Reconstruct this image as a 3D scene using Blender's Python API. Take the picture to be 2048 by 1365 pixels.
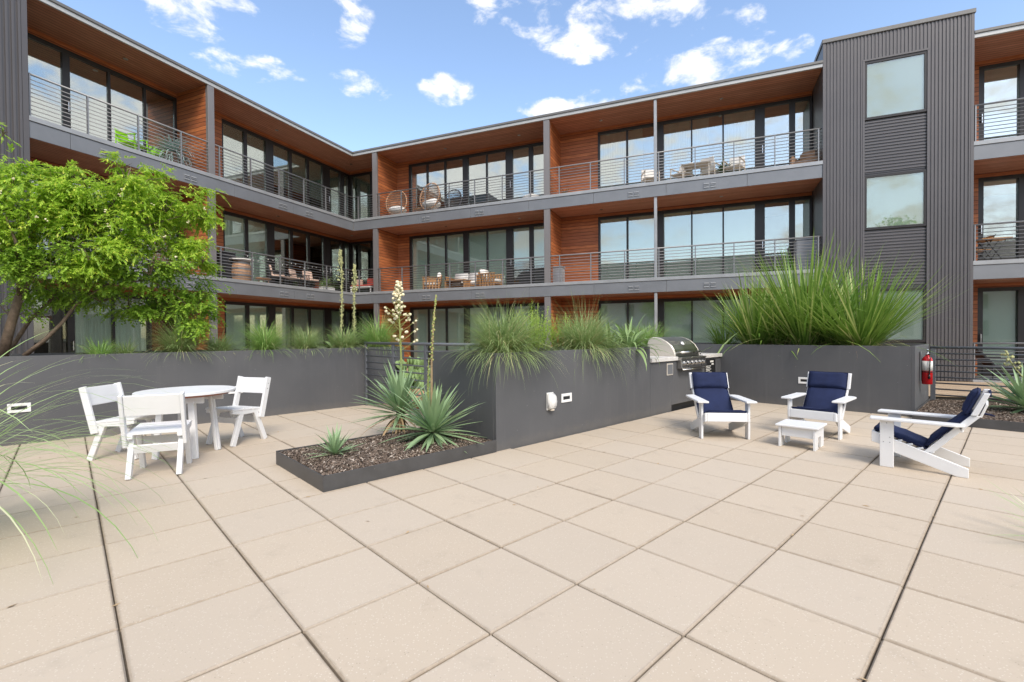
import bpy, bmesh, math, random
import numpy as np
from mathutils import Vector, Matrix

R = math.radians
rnd = random.Random(7)
NR = np.random.RandomState(11)
for o in list(bpy.data.objects): bpy.data.objects.remove(o)
scene = bpy.context.scene
COL = scene.collection

# ------------------------------------------------------------------ camera
FPX, PIT, ROL, CH = 944.5, 0.01362, 0.0073, 1.3484
cam = bpy.data.cameras.new('camera')
cam.sensor_width = 36.0
cam.lens = FPX / 2048 * 36.0
cam.clip_start, cam.clip_end = 0.05, 3000
camo = bpy.data.objects.new('camera', cam); COL.objects.link(camo)
camo.matrix_world = (Matrix.Translation((0, 0, CH)) @ Matrix.Rotation(math.pi/2 - PIT, 4, 'X')
                     @ Matrix.Rotation(-ROL, 4, 'Z'))
scene.camera = camo

# ------------------------------------------------------------------ exposure, world, sun
scene.view_settings.view_transform = 'Standard'
scene.view_settings.look = 'None'
scene.view_settings.gamma = 1.0
scene.view_settings.exposure = 1.08
SUN_EL, SUN_AZ = 47.0, 160.0      # degrees; azimuth clockwise from +Y (behind the camera, to the right)

world = bpy.data.worlds.new('World'); scene.world = world; world.use_nodes = True
wt = world.node_tree; wt.nodes.clear()
def wn(t, **k):
    n = wt.nodes.new(t)
    for a, b in k.items(): setattr(n, a, b)
    return n
def wl(a, b): wt.links.new(a, b)
sky = wn('ShaderNodeTexSky', sky_type='NISHITA', sun_disc=False)
sky.sun_elevation = R(SUN_EL); sky.sun_rotation = R(SUN_AZ)
sky.altitude = 100; sky.air_density = 1.0; sky.dust_density = 1.3; sky.ozone_density = 0.7
bg = wn('ShaderNodeBackground'); bg.inputs['Strength'].default_value = 0.15
tc = wn('ShaderNodeTexCoord')
nz = wn('ShaderNodeVectorMath', operation='NORMALIZE'); wl(tc.outputs['Generated'], nz.inputs[0])
sep = wn('ShaderNodeSeparateXYZ'); wl(nz.outputs[0], sep.inputs[0])
def wmath(op, a, b=None, c=None):
    n = wn('ShaderNodeMath', operation=op)
    for i, v in enumerate((a, b, c)):
        if v is None: continue
        if isinstance(v, (int, float)): n.inputs[i].default_value = v
        else: wl(v, n.inputs[i])
    return n.outputs[0]
# cloud layer: a dome of cumulus, seen as a plane far above (direction / height)
cvec = wn('ShaderNodeVectorMath', operation='MULTIPLY'); wl(nz.outputs[0], cvec.inputs[0]); cvec.inputs[1].default_value = (13.0, 13.0, 24.0)
cn = wn('ShaderNodeTexNoise'); cn.inputs['Scale'].default_value = 1.0; cn.inputs['Detail'].default_value = 11; cn.inputs['Roughness'].default_value = 0.60; cn.inputs['Distortion'].default_value = 0.25
wl(cvec.outputs[0], cn.inputs['Vector'])
big = wn('ShaderNodeTexNoise'); big.inputs['Scale'].default_value = 2.2; big.inputs['Detail'].default_value = 3
wl(nz.outputs[0], big.inputs['Vector'])
def raydir(x, y):
    a, b = (x-1024)/FPX, (y-682.5)/FPX; c, s = math.cos(ROL), math.sin(ROL)
    u = c*a - s*b; v = s*a + c*b
    return Vector((u, math.cos(PIT) - v*math.sin(PIT), -math.sin(PIT) - v*math.cos(PIT)))
# banks of cumulus that stand over the roofs (direction, half width, half height in radians, strength)
BANKS = [((390, 15), .10, .045, 1.0), ((672, 25), .060, .055, .72), ((500, 132), .10, .024, .68), ((735, 172), .070, .026, .66),
         ((893, 180), .055, .030, .66), ((1185, 75), .105, .04, 1.0), ((1010, 15), .08, .035, .7), ((1280, 5), .22, .045, .95),
         ((1400, 145), .125, .045, 1.05), ((1130, 218), .09, .022, .95), ((1240, 195), .11, .025, .9), ((1580, 100), .035, .022, .8), ((1540, 20), .05, .04, .8),
         ((1375, 65), .03, .018, .55)]
acc = None
for (px, py), hw, hh, st in BANKS:
    d = raydir(px, py).normalized()
    right = d.cross(Vector((0, 0, 1))).normalized(); up = right.cross(d)
    d1 = wn('ShaderNodeVectorMath', operation='DOT_PRODUCT'); wl(nz.outputs[0], d1.inputs[0]); d1.inputs[1].default_value = right / (hw*.84)
    d2 = wn('ShaderNodeVectorMath', operation='DOT_PRODUCT'); wl(nz.outputs[0], d2.inputs[0]); d2.inputs[1].default_value = up / (hh*.84)
    d3 = wn('ShaderNodeVectorMath', operation='DOT_PRODUCT'); wl(nz.outputs[0], d3.inputs[0]); d3.inputs[1].default_value = d
    r2 = wmath('ADD', wmath('MULTIPLY', d1.outputs['Value'], d1.outputs['Value']), wmath('MULTIPLY', d2.outputs['Value'], d2.outputs['Value']))
    fall = wmath('MULTIPLY', wmath('MAXIMUM', wmath('SUBTRACT', 1.0, wmath('MULTIPLY', r2, 0.5)), 0.0), wmath('GREATER_THAN', d3.outputs['Value'], 0.0))
    fall = wmath('MULTIPLY', fall, st)
    acc = fall if acc is None else wmath('MAXIMUM', acc, fall)
generic = wmath('MULTIPLY', wmath('SUBTRACT', big.outputs['Fac'], 0.26), 3.2)
# over the part of the sky in view the banks above decide; elsewhere unseen cloud is added, closing up behind the viewer, to whiten the light
inv = wn('ShaderNodeMapRange'); inv.inputs['From Min'].default_value = 0.30; inv.inputs['From Max'].default_value = 0.58
wl(sep.outputs[1], inv.inputs['Value'])
cover = wmath('MAXIMUM', acc, wmath('MULTIPLY', generic, wmath('SUBTRACT', 1.0, inv.outputs[0])))
dens = wmath('ADD', wmath('SUBTRACT', wmath('MULTIPLY', wmath('MINIMUM', cover, 1.3), 0.95), 0.10), wmath('MULTIPLY', wmath('SUBTRACT', cn.outputs['Fac'], 0.5), 4.4))
mr = wn('ShaderNodeMapRange'); mr.interpolation_type = 'SMOOTHSTEP'
mr.inputs['From Min'].default_value = 0.26; mr.inputs['From Max'].default_value = 1.15
edge = wn('ShaderNodeMapRange'); edge.inputs['From Min'].default_value = 0.0; edge.inputs['From Max'].default_value = 0.30; wl(cover, edge.inputs['Value'])
wl(wmath('MULTIPLY', dens, edge.outputs[0]), mr.inputs['Value'])
above = wn('ShaderNodeMapRange'); above.inputs['From Min'].default_value = 0.0; above.inputs['From Max'].default_value = 0.06
wl(sep.outputs[2], above.inputs['Value'])
fac = wmath('MULTIPLY', wmath('MULTIPLY', mr.outputs[0], above.outputs[0]), 0.94)
ccol = wn('ShaderNodeMixRGB'); ccol.inputs[1].default_value = (3.0, 3.1, 3.3, 1); ccol.inputs[2].default_value = (4.6, 4.5, 4.4, 1)
wl(cn.outputs['Fac'], ccol.inputs[0])
mix = wn('ShaderNodeMixRGB'); wl(fac, mix.inputs[0]); wl(sky.outputs[0], mix.inputs[1]); wl(ccol.outputs[0], mix.inputs[2])
wl(mix.outputs[0], bg.inputs['Color'])
wo = wn('ShaderNodeOutputWorld'); wl(bg.outputs[0], wo.inputs[0])

sl = bpy.data.lights.new('sun', 'SUN'); sl.energy = 1.5; sl.angle = R(22); sl.color = (1.0, 0.92, 0.81)
so = bpy.data.objects.new('sun', sl); COL.objects.link(so)
sd = Vector((math.sin(R(SUN_AZ))*math.cos(R(SUN_EL)), math.cos(R(SUN_AZ))*math.cos(R(SUN_EL)), math.sin(R(SUN_EL))))
so.rotation_euler = sd.to_track_quat('Z', 'Y').to_euler(); so.location = (0, -5, 30)

scene.cycles.max_bounces = 7; scene.cycles.diffuse_bounces = 4; scene.cycles.glossy_bounces = 3; scene.cycles.transmission_bounces = 3
scene.cycles.transparent_max_bounces = 8; scene.cycles.caustics_reflective = False; scene.cycles.caustics_refractive = False

# ------------------------------------------------------------------ frames of the place
PHI = 0.3924; BC = Vector((-6.8327, 20.5359)); BU = Vector((math.cos(PHI), -math.sin(PHI))); BV = Vector((math.sin(PHI), math.cos(PHI)))
TH = 0.81536; PO = Vector((-0.99257, 1.28233)); PP = Vector((math.sin(TH), math.cos(TH))); PQ = Vector((-math.cos(TH), math.sin(TH)))
PROT = math.pi/2 - TH; BROT = -PHI; PS = 0.61
def P2(p, q, z=0.0): w = PO + PP*p + PQ*q; return Vector((w.x, w.y, z))
def B2(u, v, z=0.0): w = BC + BU*u + BV*v; return Vector((w.x, w.y, z))
def at(x, y, Y): d = raydir(x, y); return Vector((0, 0, CH)) + d*(Y/d.y)
def gnd(x, y, z=0.0): d = raydir(x, y); return Vector((0, 0, CH)) + d*((z-CH)/d.z)
def toP(w): d = Vector((w.x, w.y)) - PO; return d.dot(PP), d.dot(PQ)
def toB(w): d = Vector((w.x, w.y)) - BC; return d.dot(BU), d.dot(BV)
def onq(x, q, y=700): d = raydir(x, y); h = Vector((d.x, d.y)); t = (q + PO.dot(PQ))/h.dot(PQ); return toP(h*t)[0]      # p of the wall plane q
def onp(x, p, y=700): d = raydir(x, y); h = Vector((d.x, d.y)); t = (p + PO.dot(PP))/h.dot(PP); return toP(h*t)[1]
def onv(x, v, y=400): d = raydir(x, y); h = Vector((d.x, d.y)); t = (v + BC.dot(BV))/h.dot(BV); return toB(h*t)[0]
def onu(x, u, y=400): d = raydir(x, y); h = Vector((d.x, d.y)); t = (u + BC.dot(BU))/h.dot(BU); return toB(h*t)[1]

# ------------------------------------------------------------------ materials
MATS = {}
class NT:
    def __init__(s, name):
        s.m = bpy.data.materials.new(name); s.m.use_nodes = True; s.t = s.m.node_tree; s.t.nodes.clear()
        s.out = s.n('ShaderNodeOutputMaterial')
    def n(s, t, **k):
        x = s.t.nodes.new(t)
        for a, b in k.items(): setattr(x, a, b)
        return x
    def l(s, a, b): s.t.links.new(a, b)
    def math(s, op, a, b=None):
        n = s.n('ShaderNodeMath', operation=op)
        for i, v in enumerate((a, b)):
            if v is None: continue
            if isinstance(v, (int, float)): n.inputs[i].default_value = v
            else: s.l(v, n.inputs[i])
        return n.outputs[0]
    def mixc(s, f, a, b, bt='MIX'):
        n = s.n('ShaderNodeMixRGB', blend_type=bt)
        for i, v in enumerate((f, a, b)):
            if isinstance(v, (int, float)): n.inputs[i].default_value = v
            elif isinstance(v, tuple): n.inputs[i].default_value = (*v, 1)
            else: s.l(v, n.inputs[i])
        return n.outputs[0]
    def noise(s, vec, scale, detail=4, rough=0.6, out='Fac'):
        n = s.n('ShaderNodeTexNoise'); n.inputs['Scale'].default_value = scale; n.inputs['Detail'].default_value = detail; n.inputs['Roughness'].default_value = rough
        if vec is not None: s.l(vec, n.inputs['Vector'])
        return n.outputs[out]
    def ramp(s, f, a, b):
        n = s.n('ShaderNodeMapRange'); n.inputs['From Min'].default_value = a; n.inputs['From Max'].default_value = b; s.l(f, n.inputs['Value']); return n.outputs[0]
    def scaled(s, vec, sc):
        n = s.n('ShaderNodeVectorMath', operation='MULTIPLY'); s.l(vec, n.inputs[0]); n.inputs[1].default_value = sc; return n.outputs[0]
    def bsdf(s, col, rough=0.5, metal=0.0, spec=0.5, bump=None, bstr=0.3, bdist=0.01):
        b = s.n('ShaderNodeBsdfPrincipled')
        if isinstance(col, tuple): b.inputs['Base Color'].default_value = (*col, 1)
        else: s.l(col, b.inputs['Base Color'])
        if isinstance(rough, (int, float)): b.inputs['Roughness'].default_value = rough
        else: s.l(rough, b.inputs['Roughness'])
        b.inputs['Metallic'].default_value = metal; b.inputs['Specular IOR Level'].default_value = spec
        if bump is not None:
            u = s.n('ShaderNodeBump'); u.inputs['Strength'].default_value = bstr; u.inputs['Distance'].default_value = bdist
            s.l(bump, u.inputs['Height']); s.l(u.outputs[0], b.inputs['Normal'])
        return b.outputs[0]
    def done(s, sh): s.l(sh, s.out.inputs[0]); MATS[s.m.name] = s.m; return s.m

def simple(name, col, rough=0.5, metal=0.0, spec=0.5, var=0.12, nscale=3.0, bscale=None, bstr=0.2):
    t = NT(name); g = t.n('ShaderNodeNewGeometry'); p = g.outputs['Position']
    f = t.noise(p, nscale, 6, 0.65)
    c = t.mixc(t.ramp(f, 0.3, 0.7), tuple(x*(1-var) for x in col), tuple(min(1, x*(1+var)) for x in col))
    r = t.math('ADD', t.math('MULTIPLY', f, 0.16), max(0.02, rough-0.08))
    b = t.noise(p, bscale, 4) if bscale else None
    return t.done(t.bsdf(c, r, metal, spec, b, bstr))

def paver_mat():
    t = NT('concrete_paver'); g = t.n('ShaderNodeNewGeometry'); p = g.outputs['Position']; oi = t.n('ShaderNodeObjectInfo')
    base = t.mixc(oi.outputs['Random'], (.495, .415, .322), (.525, .443, .346))
    big = t.noise(p, 1.3, 5, 0.6)
    base = t.mixc(t.math('MULTIPLY', t.ramp(big, .35, .7), .30), base, (.56, .465, .36))
    big2 = t.noise(p, 0.55, 6, 0.7)
    base = t.mixc(t.math('MULTIPLY', t.ramp(big2, .52, .75), .30), base, (.52, .445, .345))
    fine = t.noise(p, 140, 3, 0.7)
    base = t.mixc(t.math('MULTIPLY', t.ramp(fine, .3, .7), .18), base, (.43, .35, .26))
    v = t.n('ShaderNodeTexVoronoi'); v.inputs['Scale'].default_value = 95; t.l(p, v.inputs['Vector'])
    cr = t.n('ShaderNodeSeparateColor'); t.l(v.outputs['Color'], cr.inputs[0])
    sp = t.math('MULTIPLY', t.math('LESS_THAN', v.outputs['Distance'], 0.30), t.math('GREATER_THAN', cr.outputs[0], 0.72))
    base = t.mixc(t.math('MULTIPLY', sp, .38), base, (.76, .72, .64))
    dk = t.math('MULTIPLY', t.math('LESS_THAN', v.outputs['Distance'], 0.26), t.math('LESS_THAN', cr.outputs[1], 0.06))
    base = t.mixc(t.math('MULTIPLY', dk, .45), base, (.20, .16, .12))
    stain = t.noise(p, 3.5, 9, 0.75)
    base = t.mixc(t.math('MULTIPLY', t.ramp(stain, .56, .72), .30), base, (.27, .22, .17))
    # darker brown towards the rim of each slab, broken up by noise
    ob = t.n('ShaderNodeTexCoord'); so_ = t.n('ShaderNodeSeparateXYZ'); t.l(ob.outputs['Object'], so_.inputs[0])
    ed = t.math('MAXIMUM', t.math('ABSOLUTE', so_.outputs[0]), t.math('ABSOLUTE', so_.outputs[1]))
    rag = t.noise(p, 22, 5, .7)
    rim_dark = t.ramp(t.math('ADD', ed, t.math('MULTIPLY', t.math('SUBTRACT', rag, .5), .022)), .286, .302)
    base = t.mixc(t.math('MULTIPLY', rim_dark, .62), base, (.20, .155, .11))
    wn2 = t.n('ShaderNodeTexWhiteNoise', noise_dimensions='1D'); t.l(t.math('MULTIPLY', oi.outputs['Random'], 91.7), wn2.inputs['W'])
    base = t.mixc(t.math('MULTIPLY', t.math('GREATER_THAN', wn2.outputs['Value'], .62), .22), base, (.50, .44, .37))
    bm = t.math('ADD', t.math('MULTIPLY', fine, .6), t.math('MULTIPLY', sp, .5))
    return t.done(t.bsdf(base, .82, 0, .3, bm, .28, .004))

def wood_mat(name, axis, w, c1, c2, c3, grain):
    """tongue-and-groove boards; axis = local coordinate across the boards, grain = scale vector"""
    t = NT(name); tc = t.n('ShaderNodeTexCoord'); o = tc.outputs['Object']
    sp = t.n('ShaderNodeSeparateXYZ'); t.l(o, sp.inputs[0])
    k = t.math('DIVIDE', sp.outputs[axis], w); fl = t.math('FLOOR', k); fr = t.math('SUBTRACT', k, fl)
    wnn = t.n('ShaderNodeTexWhiteNoise', noise_dimensions='1D'); t.l(fl, wnn.inputs['W'])
    off = t.n('ShaderNodeVectorMath', operation='ADD'); t.l(t.scaled(o, grain), off.inputs[0]); t.l(wnn.outputs['Color'], off.inputs[1])
    off2 = t.n('ShaderNodeVectorMath', operation='MULTIPLY_ADD'); t.l(wnn.outputs['Color'], off2.inputs[0]); off2.inputs[1].default_value = (37, 37, 37); t.l(t.scaled(o, grain), off2.inputs[2])
    gr = t.noise(off2.outputs[0], 1.0, 5, .65)
    c = t.mixc(wnn.outputs['Value'], c1, c2)
    c = t.mixc(t.math('MULTIPLY', t.ramp(gr, .32, .66), .75), c, c3)
    gap = t.math('LESS_THAN', t.math('MINIMUM', fr, t.math('SUBTRACT', 1.0, fr)), .07)
    c = t.mixc(t.math('MULTIPLY', gap, .75), c, (.02, .009, .004))
    hgt = t.math('SUBTRACT', t.math('MULTIPLY', gr, .25), gap)
    return t.done(t.bsdf(c, .5, 0, .35, hgt, .5, .01))

def leaf_mat(name, c1, c2, tip=None, trans=.35, rough=.45, var=None):
    t = NT(name); g = t.n('ShaderNodeNewGeometry')
    c = t.mixc(g.outputs['Random Per Island'], c1, c2)
    if tip:
        wnn = t.n('ShaderNodeTexWhiteNoise', noise_dimensions='1D'); t.l(g.outputs['Random Per Island'], wnn.inputs['W'])
        c = t.mixc(t.math('GREATER_THAN', wnn.outputs['Value'], tip[1]), c, tip[0])
    p = t.noise(g.outputs['Position'], 6.0, 3)
    c = t.mixc(t.math('MULTIPLY', t.ramp(p, .35, .7), .25), c, tuple(x*1.5 for x in c2))
    b = t.bsdf(c, rough, 0, .35); tr = t.n('ShaderNodeBsdfTranslucent'); t.l(c, tr.inputs[0])
    m = t.n('ShaderNodeMixShader'); m.inputs[0].default_value = trans; t.l(b, m.inputs[1]); t.l(tr.outputs[0], m.inputs[2])
    return t.done(m.outputs[0])

def glass_mat(name, tint, refl):
    t = NT(name); tr = t.n('ShaderNodeBsdfTransparent'); tr.inputs[0].default_value = (*tint, 1)
    gl = t.n('ShaderNodeBsdfGlossy'); gl.inputs['Color'].default_value = (.97, .96, .91, 1); gl.inputs['Roughness'].default_value = .015
    fr = t.n('ShaderNodeLayerWeight'); fr.inputs[0].default_value = .35
    f = t.math('ADD', t.math('MULTIPLY', fr.outputs['Fresnel'], .55), refl)
    geo = t.n('ShaderNodeNewGeometry'); oi = t.n('ShaderNodeObjectInfo')
    o4 = t.n('ShaderNodeTexNoise', noise_dimensions='4D'); o4.inputs['Scale'].default_value = .55; o4.inputs['Detail'].default_value = 1
    t.l(geo.outputs['Position'], o4.inputs['Vector']); t.l(t.math('MULTIPLY', oi.outputs['Random'], 20), o4.inputs['W'])
    bp = t.n('ShaderNodeBump'); bp.inputs['Strength'].default_value = .05; bp.inputs['Distance'].default_value = .05
    t.l(o4.outputs['Fac'], bp.inputs['Height']); t.l(bp.outputs[0], gl.inputs['Normal'])
    m = t.n('ShaderNodeMixShader'); t.l(f, m.inputs[0]); t.l(tr.outputs[0], m.inputs[1]); t.l(gl.outputs[0], m.inputs[2])
    return t.done(m.outputs[0])

paver_mat()
simple('joint_sand', (.12, .098, .072), .95, var=.3, nscale=20)
def steel_wall():
    t = NT('planter_steel'); g = t.n('ShaderNodeNewGeometry'); p = g.outputs['Position']
    f = t.noise(p, 1.3, 6, .65); c = t.mixc(t.ramp(f, .3, .7), (.084, .086, .092), (.102, .103, .108))
    st = t.noise(t.scaled(p, (9, 9, .45)), 1.0, 5, .7); c = t.mixc(t.math('MULTIPLY', t.ramp(st, .55, .78), .32), c, (.15, .148, .148))
    st2 = t.noise(t.scaled(p, (14, 14, .9)), 1.3, 4, .6); c = t.mixc(t.math('MULTIPLY', t.ramp(st2, .6, .8), .30), c, (.06, .06, .062))
    sp = t.n('ShaderNodeSeparateXYZ'); t.l(p, sp.inputs[0])
    rag = t.noise(p, 9, 6, .75); low = t.ramp(t.math('SUBTRACT', t.math('MULTIPLY', rag, .30), sp.outputs[2]), .0, .14)
    c = t.mixc(t.math('MULTIPLY', low, .30), c, (.17, .155, .135))
    v = t.n('ShaderNodeTexVoronoi'); v.inputs['Scale'].default_value = 7; t.l(p, v.inputs['Vector']); c = t.mixc(t.math('MULTIPLY', t.math('LESS_THAN', v.outputs['Distance'], .045), .5), c, (.24, .24, .24))
    r = t.math('ADD', t.math('MULTIPLY', f, .2), .45)
    return t.done(t.bsdf(c, r, 0, .4, t.noise(p, 2.2, 3), .05, .02))
steel_wall()
simple('edging_steel', (.075, .074, .075), .45, .2, .5, .2, 4)
simple('zinc', (.195, .202, .215), .42, .25, .5, .09, 1.4)
simple('zinc_lip', (.34, .345, .35), .38, .3, .5, .12, 2.2)
simple('roof_fascia', (.44, .44, .43), .4, .2, .5, .08, 1.5)
simple('roof_gutter', (.16, .155, .15), .5, .2, .5, .1, 2)
simple('column_metal', (.20, .185, .182), .45, .2, .5, .06, 2)
simple('corrugated', (.108, .101, .103), .42, .25, .5, .07, .7)
simple('bronze_frame', (.026, .022, .021), .4, .1, .5, .15, 3)
simple('rail_metal', (.25, .25, .255), .4, .45, .5, .1, 3)
simple('patio_rail', (.17, .178, .195), .45, .3, .5, .1, 3)
wood_mat('siding', 2, .125, (.40, .128, .050), (.68, .235, .082), (.23, .066, .026), (2.6, 2.6, 30))
wood_mat('soffit_b', 1, .125, (.50, .215, .13), (.66, .30, .19), (.34, .135, .075), (2.0, 26, 2))
wood_mat('soffit_a', 0, .125, (.50, .215, .13), (.66, .30, .19), (.34, .135, .075), (26, 2.0, 2))
wood_mat('deck_wood', 1, .3, (.50, .38, .26), (.56, .44, .31), (.38, .27, .17), (3, 22, 3))
glass_mat('glass', (.90, .95, .91), .10)
glass_mat('glass_mid', (.86, .92, .88), .22)
glass_mat('glass_top', (.80, .88, .84), .38)
simple('blind_white', (.84, .86, .82), .8, var=.03, nscale=1.2)
simple('blind_green', (.78, .85, .77), .8, var=.05, nscale=1.2)
simple('blind_tower', (.68, .70, .68), .8, var=.03, nscale=.8)
simple('blind_dark', (.15, .16, .14), .8, var=.1)
simple('curtain', (.84, .86, .78), .85, var=.06, nscale=2)
simple('pale_concrete', (.64, .60, .54), .8, var=.08)
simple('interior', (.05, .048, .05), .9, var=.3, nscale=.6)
simple('interior_light', (.36, .36, .34), .9, var=.2, nscale=.6)
simple('white_poly', (.745, .75, .755), .42, 0, .45, .035, 2.5, 120, .03)
simple('table_under', (.30, .10, .055), .6, var=.2)
simple('navy', (.018, .026, .070), .85, 0, .2, .18, 6, 320, .25)
simple('navy_dark', (.010, .014, .045), .85, 0, .2, .2, 6)
simple('stone_counter', (.62, .60, .57), .35, 0, .5, .12, 8)
simple('stainless', (.55, .53, .50), .28, 1.0, .5, .06, 4)
simple('hood_side', (.62, .57, .50), .5, .25, .5, .05, 3)
simple('hood_dark', (.40, .385, .34), .36, 1.0, .5, .15, 3)
simple('black', (.012, .012, .013), .45, var=.2)
simple('black_paint', (.02, .02, .022), .5, var=.2)
simple('red', (.55, .012, .018), .25, 0, .5, .05, 3)
simple('paper', (.75, .74, .70), .6, var=.08, nscale=30)
simple('chrome', (.7, .7, .7), .25, 1.0)
simple('plastic_white', (.78, .78, .77), .35, 0, .5, .02)
simple('grey_plastic', (.33, .34, .36), .5, 0, .5, .08)
simple('soil', (.075, .05, .035), .95, var=.4, nscale=30, bscale=60, bstr=.6)
simple('bark', (.16, .115, .08), .9, var=.35, nscale=18, bscale=45, bstr=.8)
simple('dry_thatch', (.36, .24, .13), .9, var=.3, nscale=30)
simple('gravel_tan', (.36, .28, .20), .9, var=.25, nscale=14, bscale=40, bstr=.6)
simple('pale_ground', (.30, .27, .22), .95, var=.2, nscale=.5)
simple('earth', (.06, .052, .042), .95, var=.3, nscale=.8)
simple('wicker', (.46, .27, .16), .6, var=.2, nscale=10)
simple('wicker_dark', (.05, .05, .06), .6, var=.2)
simple('cushion', (.80, .78, .74), .9, var=.04)
simple('teak', (.48, .25, .10), .6, var=.2, nscale=9)
simple('lime', (.28, .62, .02), .4, var=.1)
simple('terracotta', (.34, .22, .17), .7, var=.15)
simple('dark_pot', (.07, .06, .06), .6, var=.2)
simple('red_cloth', (.45, .08, .06), .9, var=.2)
simple('stripe_cloth', (.62, .45, .36), .9, var=.3, nscale=25)
simple('resin_tan', (.62, .55, .46), .6, var=.12, nscale=9)
simple('stone_orange', (.42, .24, .13), .8, var=.25, nscale=7)
simple('cactus_green', (.23, .34, .13), .6, 0, .3, .2, 5)
simple('flower_cream', (.82, .74, .50), .7, var=.12, nscale=30)
simple('stalk_green', (.30, .34, .10), .6, var=.2, nscale=20)
simple('stalk_pale', (.42, .42, .20), .7, var=.25, nscale=20)
simple('stalk_tan', (.30, .22, .12), .7, var=.25, nscale=20)
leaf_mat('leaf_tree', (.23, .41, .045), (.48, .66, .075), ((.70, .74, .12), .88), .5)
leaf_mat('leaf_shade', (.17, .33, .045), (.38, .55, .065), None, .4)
leaf_mat('leaf_grass', (.22, .34, .11), (.40, .50, .22), ((.60, .54, .30), .88), .35, .5)
leaf_mat('leaf_grass_bright', (.20, .38, .08), (.36, .52, .16), ((.55, .5, .26), .92), .35, .5)
leaf_mat('leaf_shrub', (.34, .52, .07), (.52, .66, .12), None, .45)
leaf_mat('leaf_yucca', (.17, .29, .14), (.35, .47, .26), ((.58, .58, .33), .88), .15, .4)
leaf_mat('leaf_sotol', (.10, .22, .028), (.28, .42, .085), ((.54, .58, .22), .84), .28, .35)
leaf_mat('leaf_strap', (.15, .28, .09), (.32, .43, .18), ((.50, .42, .30), .86), .25, .4)
leaf_mat('leaf_miscanthus', (.24, .40, .12), (.46, .60, .28), ((.66, .66, .46), .90), .3, .5)
leaf_mat('leaf_blue', (.24, .36, .33), (.42, .52, .50), None, .2)
leaf_mat('leaf_dead', (.34, .22, .12), (.52, .38, .22), None, .2, .8)
leaf_mat('mulch', (.045, .032, .024), (.22, .165, .125), ((.42, .36, .30), .86), .0, .9)
leaf_mat('leaf_dark', (.03, .07, .02), (.07, .13, .03), None, .3)

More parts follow.
